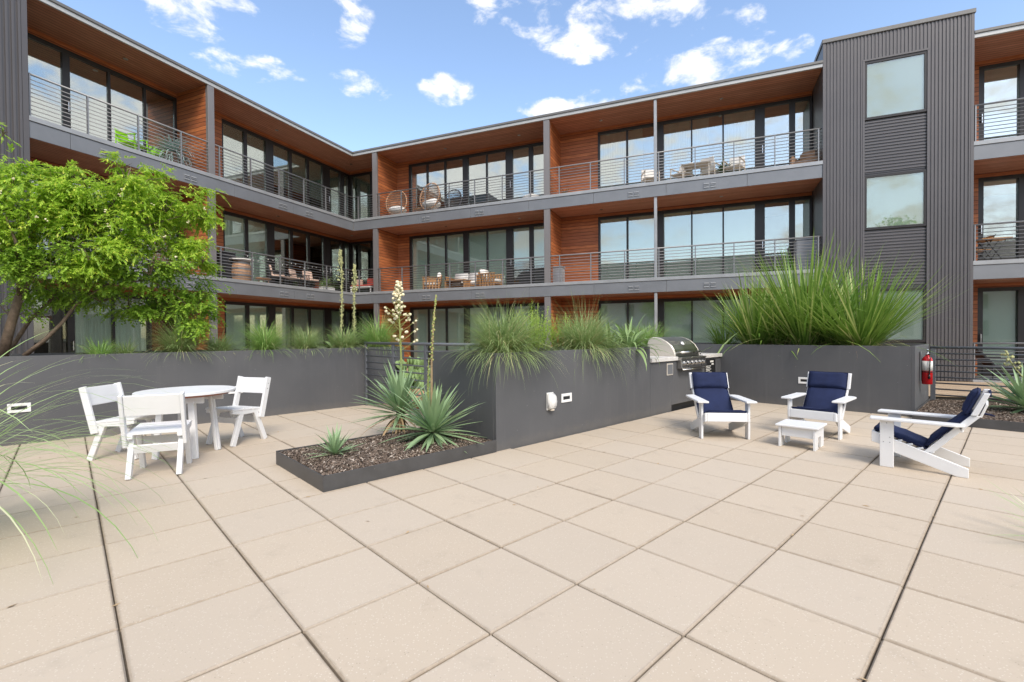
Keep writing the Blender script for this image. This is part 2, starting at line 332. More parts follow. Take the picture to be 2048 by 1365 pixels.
# ------------------------------------------------------------------ mesh helpers
class MB:
    def __init__(s): s.v = []; s.f = []
    def add(s, vs, fs):
        b = len(s.v); s.v += [tuple(x) for x in vs]; s.f += [tuple(i+b for i in f) for f in fs]; return s
    def box(s, x0, x1, y0, y1, z0, z1):
        v = [(x, y, z) for z in (z0, z1) for y in (y0, y1) for x in (x0, x1)]
        return s.add(v, [(0, 2, 3, 1), (4, 5, 7, 6), (0, 1, 5, 4), (2, 6, 7, 3), (0, 4, 6, 2), (1, 3, 7, 5)])
    def beam(s, a, b, w, h, side=(1, 0, 0)):
        """bar from a to b: w along 'side', h across"""
        a, b = Vector(a), Vector(b); d = (b-a).normalized(); sv = Vector(side); sv = (sv - d*sv.dot(d)).normalized(); n = d.cross(sv)
        v = [p + sv*(w/2*i) + n*(h/2*j) for p in (a, b) for i, j in ((-1, -1), (1, -1), (1, 1), (-1, 1))]
        return s.add(v, [(3, 2, 1, 0), (4, 5, 6, 7), (0, 1, 5, 4), (1, 2, 6, 5), (2, 3, 7, 6), (3, 0, 4, 7)])
    def prism(s, poly, a, b, ax=0):
        """polygon in the plane across axis ax, extruded from a to b"""
        n = len(poly)
        def mk(t, p): return {0: (t, p[0], p[1]), 1: (p[0], t, p[1]), 2: (p[0], p[1], t)}[ax]
        v = [mk(a, p) for p in poly] + [mk(b, p) for p in poly]
        return s.add(v, [tuple(range(n))[::-1], tuple(range(n, 2*n))] + [(i, (i+1) % n, (i+1) % n+n, i+n) for i in range(n)])
    def tube(s, pts, r, n=6, cap=True):
        pts = [Vector(p) for p in pts]; rr = r if isinstance(r, (list, tuple)) else [r]*len(pts)
        vs = []; fs = []; ref = None
        for i, p in enumerate(pts):
            d = (pts[min(i+1, len(pts)-1)] - pts[max(i-1, 0)]).normalized()
            if ref is None: ref = Vector((0, 0, 1)) if abs(d.z) < .9 else Vector((1, 0, 0))
            a = d.cross(ref).normalized(); b = d.cross(a).normalized(); ref = -b if False else ref
            for k in range(n):
                t = 2*math.pi*k/n; vs.append(p + (a*math.cos(t) + b*math.sin(t))*rr[i])
        for i in range(len(pts)-1):
            for k in range(n): fs.append((i*n+k, i*n+(k+1) % n, (i+1)*n+(k+1) % n, (i+1)*n+k))
        if cap: fs += [tuple(range(n))[::-1], tuple(range((len(pts)-1)*n, len(pts)*n))]
        return s.add(vs, fs)
    def lathe(s, prof, n=16, c=(0, 0, 0)):
        vs = [(c[0]+r*math.cos(2*math.pi*k/n), c[1]+r*math.sin(2*math.pi*k/n), c[2]+z) for r, z in prof for k in range(n)]
        fs = [(i*n+k, i*n+(k+1) % n, (i+1)*n+(k+1) % n, (i+1)*n+k) for i in range(len(prof)-1) for k in range(n)]
        fs += [tuple(range(n))[::-1], tuple(range((len(prof)-1)*n, len(prof)*n))]
        return s.add(vs, fs)
    def ell(s, c, r, n=10, m=6, M=None):
        vs = [(0, 0, -1)] + [(math.sin(math.pi*j/m)*math.cos(2*math.pi*k/n), math.sin(math.pi*j/m)*math.sin(2*math.pi*k/n), -math.cos(math.pi*j/m)) for j in range(1, m) for k in range(n)] + [(0, 0, 1)]
        fs = [(0, 1+(k+1) % n, 1+k) for k in range(n)]
        fs += [(1+j*n+k, 1+j*n+(k+1) % n, 1+(j+1)*n+(k+1) % n, 1+(j+1)*n+k) for j in range(m-2) for k in range(n)]
        L = len(vs)-1; fs += [(L, 1+(m-2)*n+k, 1+(m-2)*n+(k+1) % n) for k in range(n)]
        out = []
        for x in vs:
            w = Vector((x[0]*r[0], x[1]*r[1], x[2]*r[2]))
            if M is not None: w = M @ w
            out.append(w + Vector(c))
        return s.add(out, fs)
    def mesh(s, name, bevel=0, seg=1):
        me = bpy.data.meshes.new(name); me.from_pydata(s.v, [], s.f)
        if bevel:
            bm = bmesh.new(); bm.from_mesh(me)
            bmesh.ops.bevel(bm, geom=[e for e in bm.edges if len(e.link_faces) == 2 and e.calc_face_angle(0) > .5], offset=bevel, segments=seg, affect='EDGES', clamp_overlap=True)
            bm.to_mesh(me); bm.free()
        me.update(); return me
    def build(s, name, mat, parent=None, bevel=0, smooth=False, seg=1):
        me = s.mesh(name, bevel, seg); return obj(name, me, mat, parent, smooth)

def obj(name, me, mat, parent=None, smooth=False):
    if mat is not None and not me.materials: me.materials.append(MATS[mat])
    if smooth:
        me.polygons.foreach_set('use_smooth', [True]*len(me.polygons))
    o = bpy.data.objects.new(name, me); COL.objects.link(o)
    if parent is not None: o.parent = parent
    return o
def root(name, label, cat, loc=(0, 0, 0), rz=0.0, group=None):
    o = bpy.data.objects.new(name, None); COL.objects.link(o); o.empty_display_size = .1
    o.location = loc; o.rotation_euler = (0, 0, rz); return tag(o, label, cat, group)
def tag(o, label=None, cat=None, group=None, kind=None):
    if label: o['label'] = label
    if cat: o['category'] = cat
    if group: o['group'] = group
    if kind: o['kind'] = kind
    return o
def copy_tree(o, parent=None):
    c = o.copy(); COL.objects.link(c); c.parent = parent
    for ch in list(o.children): copy_tree(ch, c)
    return c
def np_mesh(name, V, Q):
    me = bpy.data.meshes.new(name); V = np.asarray(V, dtype=np.float32).reshape(-1, 3); Q = np.asarray(Q, dtype=np.int32)
    k = Q.shape[1]; n = len(Q)
    me.vertices.add(len(V)); me.vertices.foreach_set('co', V.ravel())
    me.loops.add(n*k); me.loops.foreach_set('vertex_index', Q.ravel())
    me.polygons.add(n); me.polygons.foreach_set('loop_start', np.arange(n, dtype=np.int32)*k)
    me.polygons.foreach_set('loop_total', np.full(n, k, dtype=np.int32))
    me.update(calc_edges=True); me.validate(); return me

def blades(n, r0, L, spread, droop, w, seg=6, seed=0, bias=None, thp=1.0, wmid=True, twist=0.25, az=None):
    """curving blades from a tuft: returns vertex and quad arrays. L=(lo,hi), spread=(lo,hi) lean in radians, droop=(lo,hi)"""
    g = np.random.RandomState(seed)
    a = g.uniform(0, 2*np.pi, n) if az is None else g.uniform(az[0], az[1], n)
    rr = r0*np.sqrt(g.uniform(0, 1, n))
    ba = a + g.normal(0, .6, n)
    P = np.stack([rr*np.cos(ba), rr*np.sin(ba), np.zeros(n)], 1)
    ln = g.uniform(L[0], L[1], n); th0 = spread[0] + (spread[1]-spread[0])*g.uniform(0, 1, n)**thp
    dr = g.uniform(droop[0], droop[1], n); aa = a + g.normal(0, .15, n)
    sw = g.normal(0, twist, n); ww = w*g.uniform(.6, 1.25, n)
    Vs = []
    for i in range(seg+1):
        t = i/seg
        az_ = aa + sw*t
        side = np.stack([-np.sin(az_), np.cos(az_), np.zeros(n)], 1)
        prof = (1-t)**.7*(.55+1.1*t) if wmid else (1-t*.98)
        hw = (ww*np.maximum(prof, .04)/2)[:, None]
        Vs.append(P - side*hw); Vs.append(P + side*hw)
        th = th0 + dr*((i+.5)/seg)**1.3
        d = np.stack([np.sin(th)*np.cos(az_), np.sin(th)*np.sin(az_), np.cos(th)], 1)
        P = P + d*(ln/seg)[:, None]
    V = np.stack(Vs, 1)                       # n, 2(seg+1), 3
    m = 2*(seg+1); base = (np.arange(n)*m)[:, None, None]
    q = np.array([[2*i, 2*i+1, 2*i+3, 2*i+2] for i in range(seg)])[None]
    return V.reshape(-1, 3), (base+q).reshape(-1, 4)
def join_np(parts):
    Vs, Qs, b = [], [], 0
    for V, Q in parts: Vs.append(V); Qs.append(Q+b); b += len(V)
    return np.concatenate(Vs), np.concatenate(Qs)

# ================================================================== GROUND AND PATIO
g = MB(); g.add([(-600, -600, -.62), (600, -600, -.62), (600, 600, -.62), (-600, 600, -.62)], [(0, 1, 2, 3)])
tag(g.build('ground', 'pale_ground'), kind='structure')

# patio: dark bedding slab with every paver a piece of its own
pm = MB()
pm.box(-4.2, 9.56, -4.6, 2.47, -.6, -.020); pm.box(-4.2, 3.43, 2.47, 7.06, -.6, -.020); pm.box(3.43, 4.12, 3.77, 7.06, -.6, -.020)
patio = pm.build('patio', 'joint_sand'); patio.location = (PO.x, PO.y, 0); patio.rotation_euler = (0, 0, PROT); tag(patio, kind='structure')
gap = .0034
pav = MB().box(-PS/2+gap, PS/2-gap, -PS/2+gap, PS/2-gap, -.045, 0).mesh('paver', .007); pav.materials.append(MATS['concrete_paver'])
PAVES = []
for i in range(-5, 16):
    for j in range(-6, 12):
        p, q = (i+.5)*PS, (j+.5)*PS
        if q > 2.5 and p > 3.43 and not (q > 3.6 and p < 4.2): continue
        if p > 9.0 and q < -.5: continue
        w = P2(p, q); dep = w.y
        if dep < .55: continue
        sx = 1024 + FPX*w.x/max(dep, .3)
        if sx < -420 or sx > 2470: continue
        o = obj('paver', pav, None, patio)
        o.location = (p + rnd.uniform(-.0012, .0012), q + rnd.uniform(-.0012, .0012), rnd.uniform(-.0022, .0010))
        o.rotation_euler = (rnd.uniform(-.0022, .0022), rnd.uniform(-.0022, .0022), rnd.uniform(-.0012, .0012)); PAVES.append(o)
print('pavers', len(PAVES))

# walkway of pale boards along the foot of the building, beyond the patio
dk = MB().box(-1.5, 24.5, -3.62, 1.5, -.3, -.035)
walk = dk.build('walkway', 'earth'); walk.location = (BC.x, BC.y, 0); walk.rotation_euler = (0, 0, BROT); tag(walk, kind='structure')
for k in range(12):
    b = MB().box(-1.2, 24.5, -3.66+k*.30, -3.66+k*.30+.292, -.034, -.002).build('plank', 'deck_wood', walk, .004)
gt = MB().box(4.12, 9.5, 3.77, 9.5, -.5, -.02).build('gravel_bed', 'gravel_tan'); gt.location = (PO.x, PO.y, 0); gt.rotation_euler = (0, 0, PROT); tag(gt, kind='structure')

# ------------------------------------------------------------------ planters
def chips(x0, x1, y0, y1, z, n, seed, s=(.012, .045), bump=.02):
    g = np.random.RandomState(seed)
    c = np.stack([g.uniform(x0, x1, n), g.uniform(y0, y1, n), z + g.uniform(0, bump, n)], 1)
    a = g.uniform(0, 2*np.pi, n); t = g.normal(0, .35, n); L = g.uniform(s[0], s[1], n)/2; W = L*g.uniform(.2, .5, n)
    d = np.stack([np.cos(a)*np.cos(t), np.sin(a)*np.cos(t), np.sin(t)], 1)*L[:, None]
    e = np.stack([-np.sin(a), np.cos(a), g.normal(0, .4, n)], 1)*W[:, None]
    up = np.array([0, 0, 1.0])*(W*.6)[:, None]
    V = np.stack([c-d-e, c+d-e, c+d+e, c-d+e, c-d*.8+up, c+d*.7+up], 1)
    base = (np.arange(n)*6)[:, None, None]
    Q = np.array([[0, 1, 5, 4], [3, 4, 5, 2]])[None]
    return V.reshape(-1, 3), (base+Q).reshape(-1, 4)

def planter(name, label, p0, p1, q0, q1, h, seams=(), soil=1.04, t=.05, sides='fblr', z0=-.03):
    r = root(name, label, 'planter', P2(p0, q0), PROT)
    L, W = p1-p0, q1-q0
    cuts = [0] + [c-p0 for c in seams] + [L]
    for a, b in zip(cuts, cuts[1:]):
        if 'f' in sides: MB().box(a+.0015, b-.0015, 0, t, z0, h).build('front_panel', 'planter_steel', r, .003)
    if 'b' in sides: MB().box(0, L, W-t, W, z0, h).build('back_panel', 'planter_steel', r, .003)
    if 'l' in sides: MB().box(0, t, t+.001, W-t-.001, z0, h-.0012).build('end_panel', 'planter_steel', r, .003)
    if 'r' in sides: MB().box(L-t, L, t+.001, W-t-.001, z0, h-.0012).build('end_panel', 'planter_steel', r, .003)
    MB().box(t+.002, L-t-.002, t+.002, W-t-.002, z0, h-(1.12-soil)).build('soil', 'soil', r)
    V, Q = chips(t+.01, L-t-.01, t+.01, W-t-.01, h-(1.12-soil)+.002, int(420*L*W), int(p0*100) % 97+3)
    tag(obj('bark_mulch', np_mesh('bark_mulch', V, Q), 'mulch', r), kind='stuff')
    return r
planter('long_planter', 'long low dark grey steel planter wall behind the round table', -4.6, 4.92, 7.03, 8.35, 1.12)
planter('center_planter', 'dark grey steel planter with spilling grasses in the middle, holding the wall outlet', 3.43, 6.80, 2.47, 3.77, 1.135)
planter('right_planter', 'dark grey steel planter behind the blue lounge chairs, holding the tall spiky grasses', 9.53, 11.25, -.56, 4.6, 1.12)
planter('rear_planter', 'dark grey planter strip behind the built-in grill', 6.81, 9.52, 3.24, 4.4, 1.05)

# grill island between the two planters
isl = root('grill_island', 'dark grey built-in counter base with pale stone top beside the barbecue', 'counter', P2(6.80, 2.47), PROT)
x0s = [.003, 1.06, 2.727]
MB().box(.003, .70, 0, .74, -.03, .868).build('panel', 'planter_steel', isl, .003)
MB().box(.703, 2.727, .0, .74, .10, .868).build('panel', 'planter_steel', isl, .003)
MB().box(.72, 2.72, .06, .72, -.03, .10).build('toe_kick', 'black_paint', isl)
for a, b in ((-.005, .885), (1.86, 2.725)):
    MB().box(a, b, -.035, .745, .870, .938).build('countertop', 'stone_counter', isl, .006)
MB().box(.885, 1.86, .55, .745, .870, .938).build('countertop', 'stone_counter', isl, .006)
vent = MB().box(.53, .74, -.012, -.002, .625, .83).build('vent', 'hood_side', isl, .003)
MB().box(.55, .72, -.016, -.0125, .645, .81).build('vent_screen', 'zinc', vent)

# corner post and the low raised bed
def bed(name, label, p0, p1, q0, q1, h, nch, sd, sides):
    r = root(name, label, 'planting bed', P2(p0, q0), PROT)
    L, W = p1-p0, q1-q0; t = .012
    if 'f' in sides: MB().box(0, L, 0, t, -.03, h).build('edging', 'edging_steel', r, .002)
    if 'b' in sides: MB().box(0, L, W-t, W, -.03, h).build('edging', 'edging_steel', r, .002)
    if 'l' in sides: MB().box(0, t, t+.0005, W-t-.0005, -.03, h-.0008).build('edging', 'edging_steel', r, .002)
    n = 26; m = int(n*W/L)+2; g = np.random.RandomState(sd); mb = MB()
    vs = []
    for j in range(m+1):
        for i in range(n+1):
            x, y = t+(L-2*t)*i/n, t+(W-2*t)*j/m
            e = min(i, n-i, j, m-j)
            vs.append((x, y, h-.035+min(e, 3)*.012+g.uniform(-.006, .008)))
    mb.add(vs, [(j*(n+1)+i, j*(n+1)+i+1, (j+1)*(n+1)+i+1, (j+1)*(n+1)+i) for j in range(m) for i in range(n)])
    mb.build('soil', 'soil', r)
    V, Q = chips(t, L-t, t, W-t, 0, nch, sd, (.010, .036), .02)
    # lay chips on the mounded soil
    ex = np.minimum.reduce([(V[:, 0])/L*n, (1-V[:, 0]/L)*n, V[:, 1]/W*m, (1-V[:, 1]/W)*m]).clip(0, 3)
    V[:, 2] += h-.035+ex*.012
    tag(obj('bark_mulch', np_mesh('bark_mulch', V, Q), 'mulch', r), kind='stuff')
    return r
bed('yucca_bed', 'low steel edged bark mulch bed with three yuccas in mid patio', 1.43, 3.42, 2.455, 3.72, .14, 15000, 5, 'fbl')
bed('mulch_bed', 'steel edged bark mulch bed at the right edge, under the grey railing', 9.07, 11.34, -3.6, -.575, .13, 20000, 6, 'flb')

# wall lights (white frames set into the planter walls)
def step_light(label, loc, rz):
    r = root('step_light', label, 'wall light', loc, rz, 'white step lights in the planter walls'); w, h, t = .105, .058, .034
    m = MB()
    m.box(-w, w, -.012, 0, -h, -h+t).box(-w, w, -.012, 0, h-t, h).box(-w, -w+.034, -.012, 0, -h+t, h-t).box(w-.034, w, -.012, 0, -h+t, h-t)
    m.build('frame', 'plastic_white', r, .002); MB().box(-w+.034, w-.034, -.002, -.0005, -h+t, h-t).build('recess', 'black', r)
    MB().box(-w+.036, w-.036, -.008, -.0025, h-t-.006, h-t-.001).build('louvre', 'grey_plastic', r)
step_light('white wall light half hidden by arching grass at the left edge', P2(-.612, 7.028, .465), PROT)
step_light('white wall light seen past the round table beside the far chair', P2(1.82, 7.028, .485), PROT)
step_light('white wall light right of the round-topped outlet cover', P2(4.672, 2.468, .503), PROT)
step_light('white wall light behind the middle lounge chair', P2(9.528, .962, .481), PROT-math.pi/2)
oc = root('outlet_cover', 'white round-topped weatherproof outlet cover on the middle planter wall', 'outlet cover', P2(4.345, 2.468, .49), PROT)
MB().prism([(0, -.10), (-.045, -.10), (-.075, -.07), (-.085, 0), (-.075, .06), (-.05, .092), (0, .105)], -.062, .062, 0).build('cover', 'plastic_white', oc, .012, True, 2)
MB().box(-.064, .064, -.012, -.001, -.112, .112).build('base_plate', 'plastic_white', oc, .003)
MB().box(-.03, .03, -.06, -.02, -.118, -.101).build('cord_slot', 'resin_tan', oc, .004)

# ------------------------------------------------------------------ patio railings
def rail_line(name, label, A, B, posts, h, nrod, zb, mat='patio_rail', first=.105):
    """A, B = (p, q) ends; posts = distances along"""
    a, b = P2(*A), P2(*B); d = (b-a); L = d.length; rz = math.atan2(d.y, d.x)
    r = root(name, label, 'railing', a, rz)
    MB().tube([(-.02, 0, h), (L, 0, h)], .024, 8).build('top_rail', mat, r, 0, True)
    for k in range(nrod):
        z = zb + (h-zb)*(k)/(nrod)
        MB().tube([(0, 0, z), (L, 0, z)], .0145, 6).build('rod', mat, r, 0, True)
    for x in posts: MB().box(x-.035, x+.035, -.016, .016, 0, h-.01).build('post', mat, r, .002)
    return r
rail_line('patio_railing', 'dark grey metal railing behind the flowering yuccas, between two planters', (4.04, 6.99), (4.04, 2.6), (.02, 1.08, 2.12, 3.2, 4.3), 1.205, 9, .12)
rail_line('patio_railing', 'grey metal railing right of the fire extinguisher, above the mulch bed', (11.24, -.60), (11.24, -3.9), (.02, 1.9, 3.25), 1.06, 9, .10)

# ================================================================== APARTMENT BUILDING
BLD = root('apartment_building', 'three storey apartment building with grey metal towers, timber soffits and long balconies', 'building', (BC.x, BC.y, 0), BROT)
D = 1.5
Z = {1: 0.0, 2: 3.14, 3: 6.305}; SB = {2: 2.7216, 3: 5.8854}; ROOF = 9.106
ATOP, AEND = -10.6, -14.0          # left tower along the left wing
def bpart(m, name, mat, bevel=0, smooth=False, parent=None): return m.build(name, mat, parent or BLD, bevel, smooth)

for fl in (2, 3):
    z = SB[fl]
    bpart(MB().box(.012, 17.3, .022, 7, z+.022, z+.41), 'floor_slab', 'pale_concrete'); bpart(MB().box(20.71, 24.5, .022, 7, z+.022, z+.41), 'floor_slab', 'pale_concrete')
    bpart(MB().box(-7, -.022, AEND, 7, z+.022, z+.41), 'floor_slab', 'pale_concrete')
    bpart(MB().prism([(0, 0), (17.3, 0), (17.3, D), (-D, D)], z, z+.02, 2), 'soffit', 'soffit_b')
    bpart(MB().box(20.7, 24.5, 0, D, z, z+.02), 'soffit', 'soffit_b')
    bpart(MB().prism([(0, 0), (-D, D), (-D, ATOP), (0, ATOP)], z, z+.02, 2), 'soffit', 'soffit_a')
    seams = [.012, .9, 3.3, 5.7, 8.1, 10.51, 12.92, 15.31, 17.3]
    for a, b in list(zip(seams, seams[1:])) + [(20.7, 22.05), (22.05, 24.45)]:
        bpart(MB().box(a+.004, b-.004, -.010, .02, z+.003, z+.375), 'fascia_panel', 'zinc', .003)
    seams = [ATOP, -9.85, -7.49, -5.58, -3.22, -.82, -.012]
    for a, b in zip(seams, seams[1:]):
        bpart(MB().box(-.02, .010, a+.004, b-.004, z+.003, z+.375), 'fascia_panel', 'zinc', .003)
    for a, b in ((.032, 17.3), (20.7, 24.5)): bpart(MB().box(a, b, -.032, .09, z+.385, z+.495), 'slab_lip', 'zinc_lip', .004)
    bpart(MB().box(-.09, .032, ATOP, .09, z+.385, z+.495), 'slab_lip', 'zinc_lip', .004)
    for pl, pos in (('B', (3.67, 6.08, 11.87, 14.24)), ('A', (-9.07, -7.0, -3.7, -2.47))):
        for c in pos:
            m = MB()
            def bx(a0, a1, z0, z1, dp, mm):
                if pl == 'B': mm.box(a0, a1, -.010-dp, -.0102, z0, z1)
                else: mm.box(.0102, .010+dp, a0, a1, z0, z1)
            bx(c-.20, c+.20, z+.07, z+.27, .006, m); v = bpart(m, 'vent', 'zinc', .002)
            for s in (-1, 1):
                for k in range(3):
                    m = MB(); bx(c+s*.10-.075, c+s*.10+.075, z+.095+k*.055, z+.13+k*.055, .022, m); m.build('louvre', 'zinc_lip' if k != 1 else 'zinc', v, .004)
# roof
bpart(MB().box(.03, 24.5, .062, 7.2, ROOF+.03, ROOF+.175), 'roof', 'roof_gutter')
bpart(MB().box(-7.2, -.05, AEND, 7.2, ROOF+.03, ROOF+.175), 'roof', 'roof_gutter')
bpart(MB().prism([(0, 0), (17.3, 0), (17.3, D+.02), (-D-.02, D+.02)], ROOF+.004, ROOF+.028, 2), 'soffit', 'soffit_b')
bpart(MB().box(20.7, 24.5, 0, D+.02, ROOF+.004, ROOF+.028), 'soffit', 'soffit_b')
bpart(MB().prism([(0, 0), (-D-.02, D+.02), (-D-.02, ATOP), (0, ATOP)], ROOF+.004, ROOF+.028, 2), 'soffit', 'soffit_a')
for a, b in ((.012, 17.3), (20.7, 24.5)):
    bpart(MB().box(a, b, -.02, .045, ROOF, ROOF+.10), 'roof_fascia', 'roof_fascia', .003)
    bpart(MB().box(a, b, -.05, .045, ROOF+.1015, ROOF+.185), 'gutter', 'roof_gutter', .01)
bpart(MB().box(-.045, .010, ATOP, -.022, ROOF, ROOF+.10), 'roof_fascia', 'roof_fascia', .003)
bpart(MB().box(-.045, .04, ATOP, -.052, ROOF+.1015, ROOF+.185), 'gutter', 'roof_gutter', .01)
bpart(MB().box(-7, 24.5, 6.98, 7.1, 0, ROOF), 'rear_wall', 'corrugated'); bpart(MB().box(-7.1, -6.98, AEND, 7.1, 0, ROOF), 'rear_wall', 'corrugated')
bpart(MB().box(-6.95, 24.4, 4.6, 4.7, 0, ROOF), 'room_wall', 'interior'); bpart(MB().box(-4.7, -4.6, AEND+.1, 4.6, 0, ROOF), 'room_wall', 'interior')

# partitions, columns and siding on each storey
def pl_box(pl, a0, a1, d0, d1, z0, z1, m=None):
    m = m or MB()
    return m.box(a0, a1, d0, d1, z0, z1) if pl == 'B' else m.box(-d1, -d0, a0, a1, z0, z1)
TOPZ = {1: SB[2], 2: SB[3], 3: ROOF}
HEAD = {1: 2.60, 2: 5.77, 3: 8.965}
SILL = {1: .02, 2: 3.16, 3: 6.33}
for fl in (1, 2, 3):
    z0, z1 = Z[fl]-.02, TOPZ[fl]-.001
    for pl, a0, a1 in (('B', 1.03, 1.24), ('B', 8.69, 8.90), ('A', -6.41, -6.22)):
        bpart(pl_box(pl, a0, a1, .115, D, z0, z1), 'partition_wall', 'siding')
        bpart(pl_box(pl, a0-.006, a1+.006, .002, .113, z0, z1-.004), 'column', 'column_metal', .004)
    bpart(pl_box('B', 12.53, 12.625, .02, .115, z0, z1-.004), 'column', 'zinc_lip', .008)
    for pl, a0, a1 in (('B', 1.242, 1.85), ('B', 8.902, 10.35), ('A', -6.218, -4.92), ('B', 20.7, 21.40)):
        bpart(pl_box(pl, a0, a1, D-.05, D+.10, z0, z1), 'siding_wall', 'siding')
    for pl, a0, a1 in (('B', 1.852, 8.688), ('B', 10.352, 17.29), ('B', -D, 1.028), ('A', -4.918, D+.1), ('A', ATOP, -6.412), ('B', 21.402, 24.5)):
        bpart(pl_box(pl, a0, a1, D-.04, D+.10, HEAD[fl]+.002, z1), 'header_board', 'siding')

def window(pl, a0, a1, panes, fl, fills, glass, doors=(), z0=None, z1=None, d=D, top=.11, bot=.07):
    """panes = list of (start, end); frame is everything between them"""
    z0 = SILL[fl] if z0 is None else z0; z1 = HEAD[fl] if z1 is None else z1
    m = MB()
    pl_box(pl, a0, a1, d-.03, d+.09, z1-top, z1, m); pl_box(pl, a0, a1, d-.03, d+.09, z0, z0+bot, m)
    edges = [a0] + [x for p in panes for x in p] + [a1]
    for i in range(0, len(edges), 2):
        w = edges[i+1]-edges[i]
        if w > .004: pl_box(pl, edges[i], edges[i+1], d-(.05 if w > .2 else .03), d+.09, z0+bot+.0005, z1-top-.0005, m)
    win = bpart(m, 'window', 'bronze_frame', .004)
    for k, (p, q) in enumerate(panes):
        zb = z0+bot; 
        if k in doors:
            pl_box(pl, p, q, d-.02, d+.05, zb, zb+.20).build('door_rail', 'bronze_frame', win, .003); zb += .20
            hx = p-.07 if k+1 < len(panes) or True else q+.06
            hm = MB(); pl_box(pl, hx-.014, hx+.014, d-.10, d-.052, zb+.72, zb+.98, hm); hm.build('door_handle', 'chrome', win, .006)
        pl_box(pl, p+.001, q-.001, d+.018, d+.024, zb+.001, z1-top-.001).build('pane', glass, win)
        f = fills[k] if k < len(fills) else 'b'
        mat, drop = {'b': ('blind_white', 1), 'g': ('blind_green', 1), 'h': ('blind_green', .62), 'd': ('blind_dark', 1), 'w': ('blind_white', .55), 'n': (None, 0), 'c': ('curtain', 1), 'C': ('curtain', 1), 's': ('blind_green', 1)}[f]
        zt, zl = z1-top+.02, z1-top+.02-(z1-z0-.1)*drop
        if f in 'cC':
            n = 46; a, b = (p-.02, q+.02) if f == 'c' else (p-.02, p+(q-p)*.55); vs = []
            g = np.random.RandomState(int(abs(a)*100) + fl)
            ph = np.cumsum(g.uniform(.5, 1.4, n+1))
            for i in range(n+1):
                t = a+(b-a)*i/n; dd = d+.085+.028*math.sin(ph[i]*1.6)
                for zq in (zl, zt): vs.append((t, dd, zq) if pl == 'B' else (-dd, t, zq))
            me = MB().add(vs, [(2*i, 2*i+2, 2*i+3, 2*i+1) for i in range(n)]); me.build('curtain', mat, win, 0, True)
        elif mat:
            pl_box(pl, p-.0, q+.0, d+.060, d+.066, zl, zt).build('blind', mat, win)
            if drop < 1: pl_box(pl, p-.0, q+.0, d+.057, d+.069, zl-.03, zl-.001).build('blind_bar', 'bronze_frame', win)
    return win
B1 = [(1.98, 2.77), (2.85, 3.67), (3.75, 4.58), (4.83, 5.66), (5.73, 6.56), (6.86, 7.56), (7.74, 8.60)]
B2p = [(10.43, 11.40), (11.47, 12.40), (12.72, 13.64), (13.69, 14.65), (14.70, 15.65), (15.94, 16.65), (16.82, 17.22)]
A1 = [(-10.55, -9.31), (-9.15, -8.28), (-8.22, -7.36), (-7.30, -6.48)]
A2 = [(-4.85, -4.05), (-3.92, -3.13), (-2.80, -2.03), (-1.89, -1.12), (-.99, -.23), (.18, .84), (1.08, 1.36)]
CW = [(-1.34, -.30), (-.18, .93)]
RW = [(21.53, 22.28), (22.55, 23.3), (23.36, 24.2)]
FILL = {3: dict(B1='dddddgg', B2='cCcCcng', A1='dddd', A2='bbhhhgg', CW='gg', RW='gnn'),
        2: dict(B1='sssss' + 'wh', B2='gggggng', A1='ddgg', A2='ggnnnnn', CW='nn', RW='nnn'),
        1: dict(B1='ggggggn', B2='ggggggg', A1='nccn', A2='ggggggn', CW='nn', RW='gnn')}
for fl in (1, 2, 3):
    F = FILL[fl]; gm = {3: 'glass_top', 2: 'glass_mid', 1: 'glass'}[fl]
    lo = 'glass' if fl < 3 else 'glass_mid'
    window('B', 1.852, 8.688, B1, fl, F['B1'], lo if fl < 3 else gm, (5,)); window('B', 10.352, 17.29, B2p, fl, F['B2'], gm, (5,))
    window('B', -D+.03, 1.028, CW, fl, F['CW'], lo); window('B', 21.402, 24.5, RW, fl, F['RW'], gm, (0,))
    window('A', ATOP, -6.412, A1, fl, F['A1'], gm, (1,)); window('A', -4.918, D-.035, A2, fl, F['A2'], lo, (5,))
# soffit downlights
for fl in (2, 3, 4):
    z = (SB[fl] if fl < 4 else ROOF+.004)
    for u, v in ((4.1, .85), (7.4, .85), (10.6, .85), (14.6, .85), (-.8, -3.2), (-.8, -8.2), (-.7, .7)):
        bpart(MB().lathe([(.045, -.016), (.06, -.012), (.06, -.001)], 12, (u, v, z)), 'downlight', 'stainless')

# balcony railings: top rail, nine rods, flat posts
def balcony_rail(pl, a0, a1, zl, posts, nm='railing', d=.045):
    def pt(a, z): return (a, d, z) if pl == 'B' else (-d, a, z)
    h = .965
    r = MB().tube([pt(a0, zl+h), pt(a1, zl+h)], .024, 7).build(nm, 'rail_metal', BLD, 0, True)
    for k in range(9): MB().tube([pt(a0, zl+.075+k*.0965), pt(a1, zl+.075+k*.0965)], .0112, 5).build('rod', 'rail_metal', r, 0, True)
    for a in posts: pl_box(pl, a-.014, a+.014, d-.026, d+.026, zl-.002, zl+h-.006).build('post', 'rail_metal', r)
PB = [.24, 1.34, 2.46, 3.62, 4.73, 5.86, 7.02, 8.16, 9.26, 10.39, 11.56, 12.68, 13.81, 14.94, 16.07, 17.2]
PA = [-10.56, -9.47, -8.34, -7.22, -6.05, -4.94, -3.81, -2.68, -1.56, -.44]
for fl in (2, 3):
    zl = SB[fl]+.495
    balcony_rail('B', -.045, 17.28, zl, PB); balcony_rail('A', ATOP+.01, .045, zl, PA)
    balcony_rail('B', 20.72, 24.5, zl, [20.76, 21.9, 23.03, 24.2])
balcony_rail('B', 20.72, 24.5, .06, [20.76, 21.9, 23.03, 24.2])
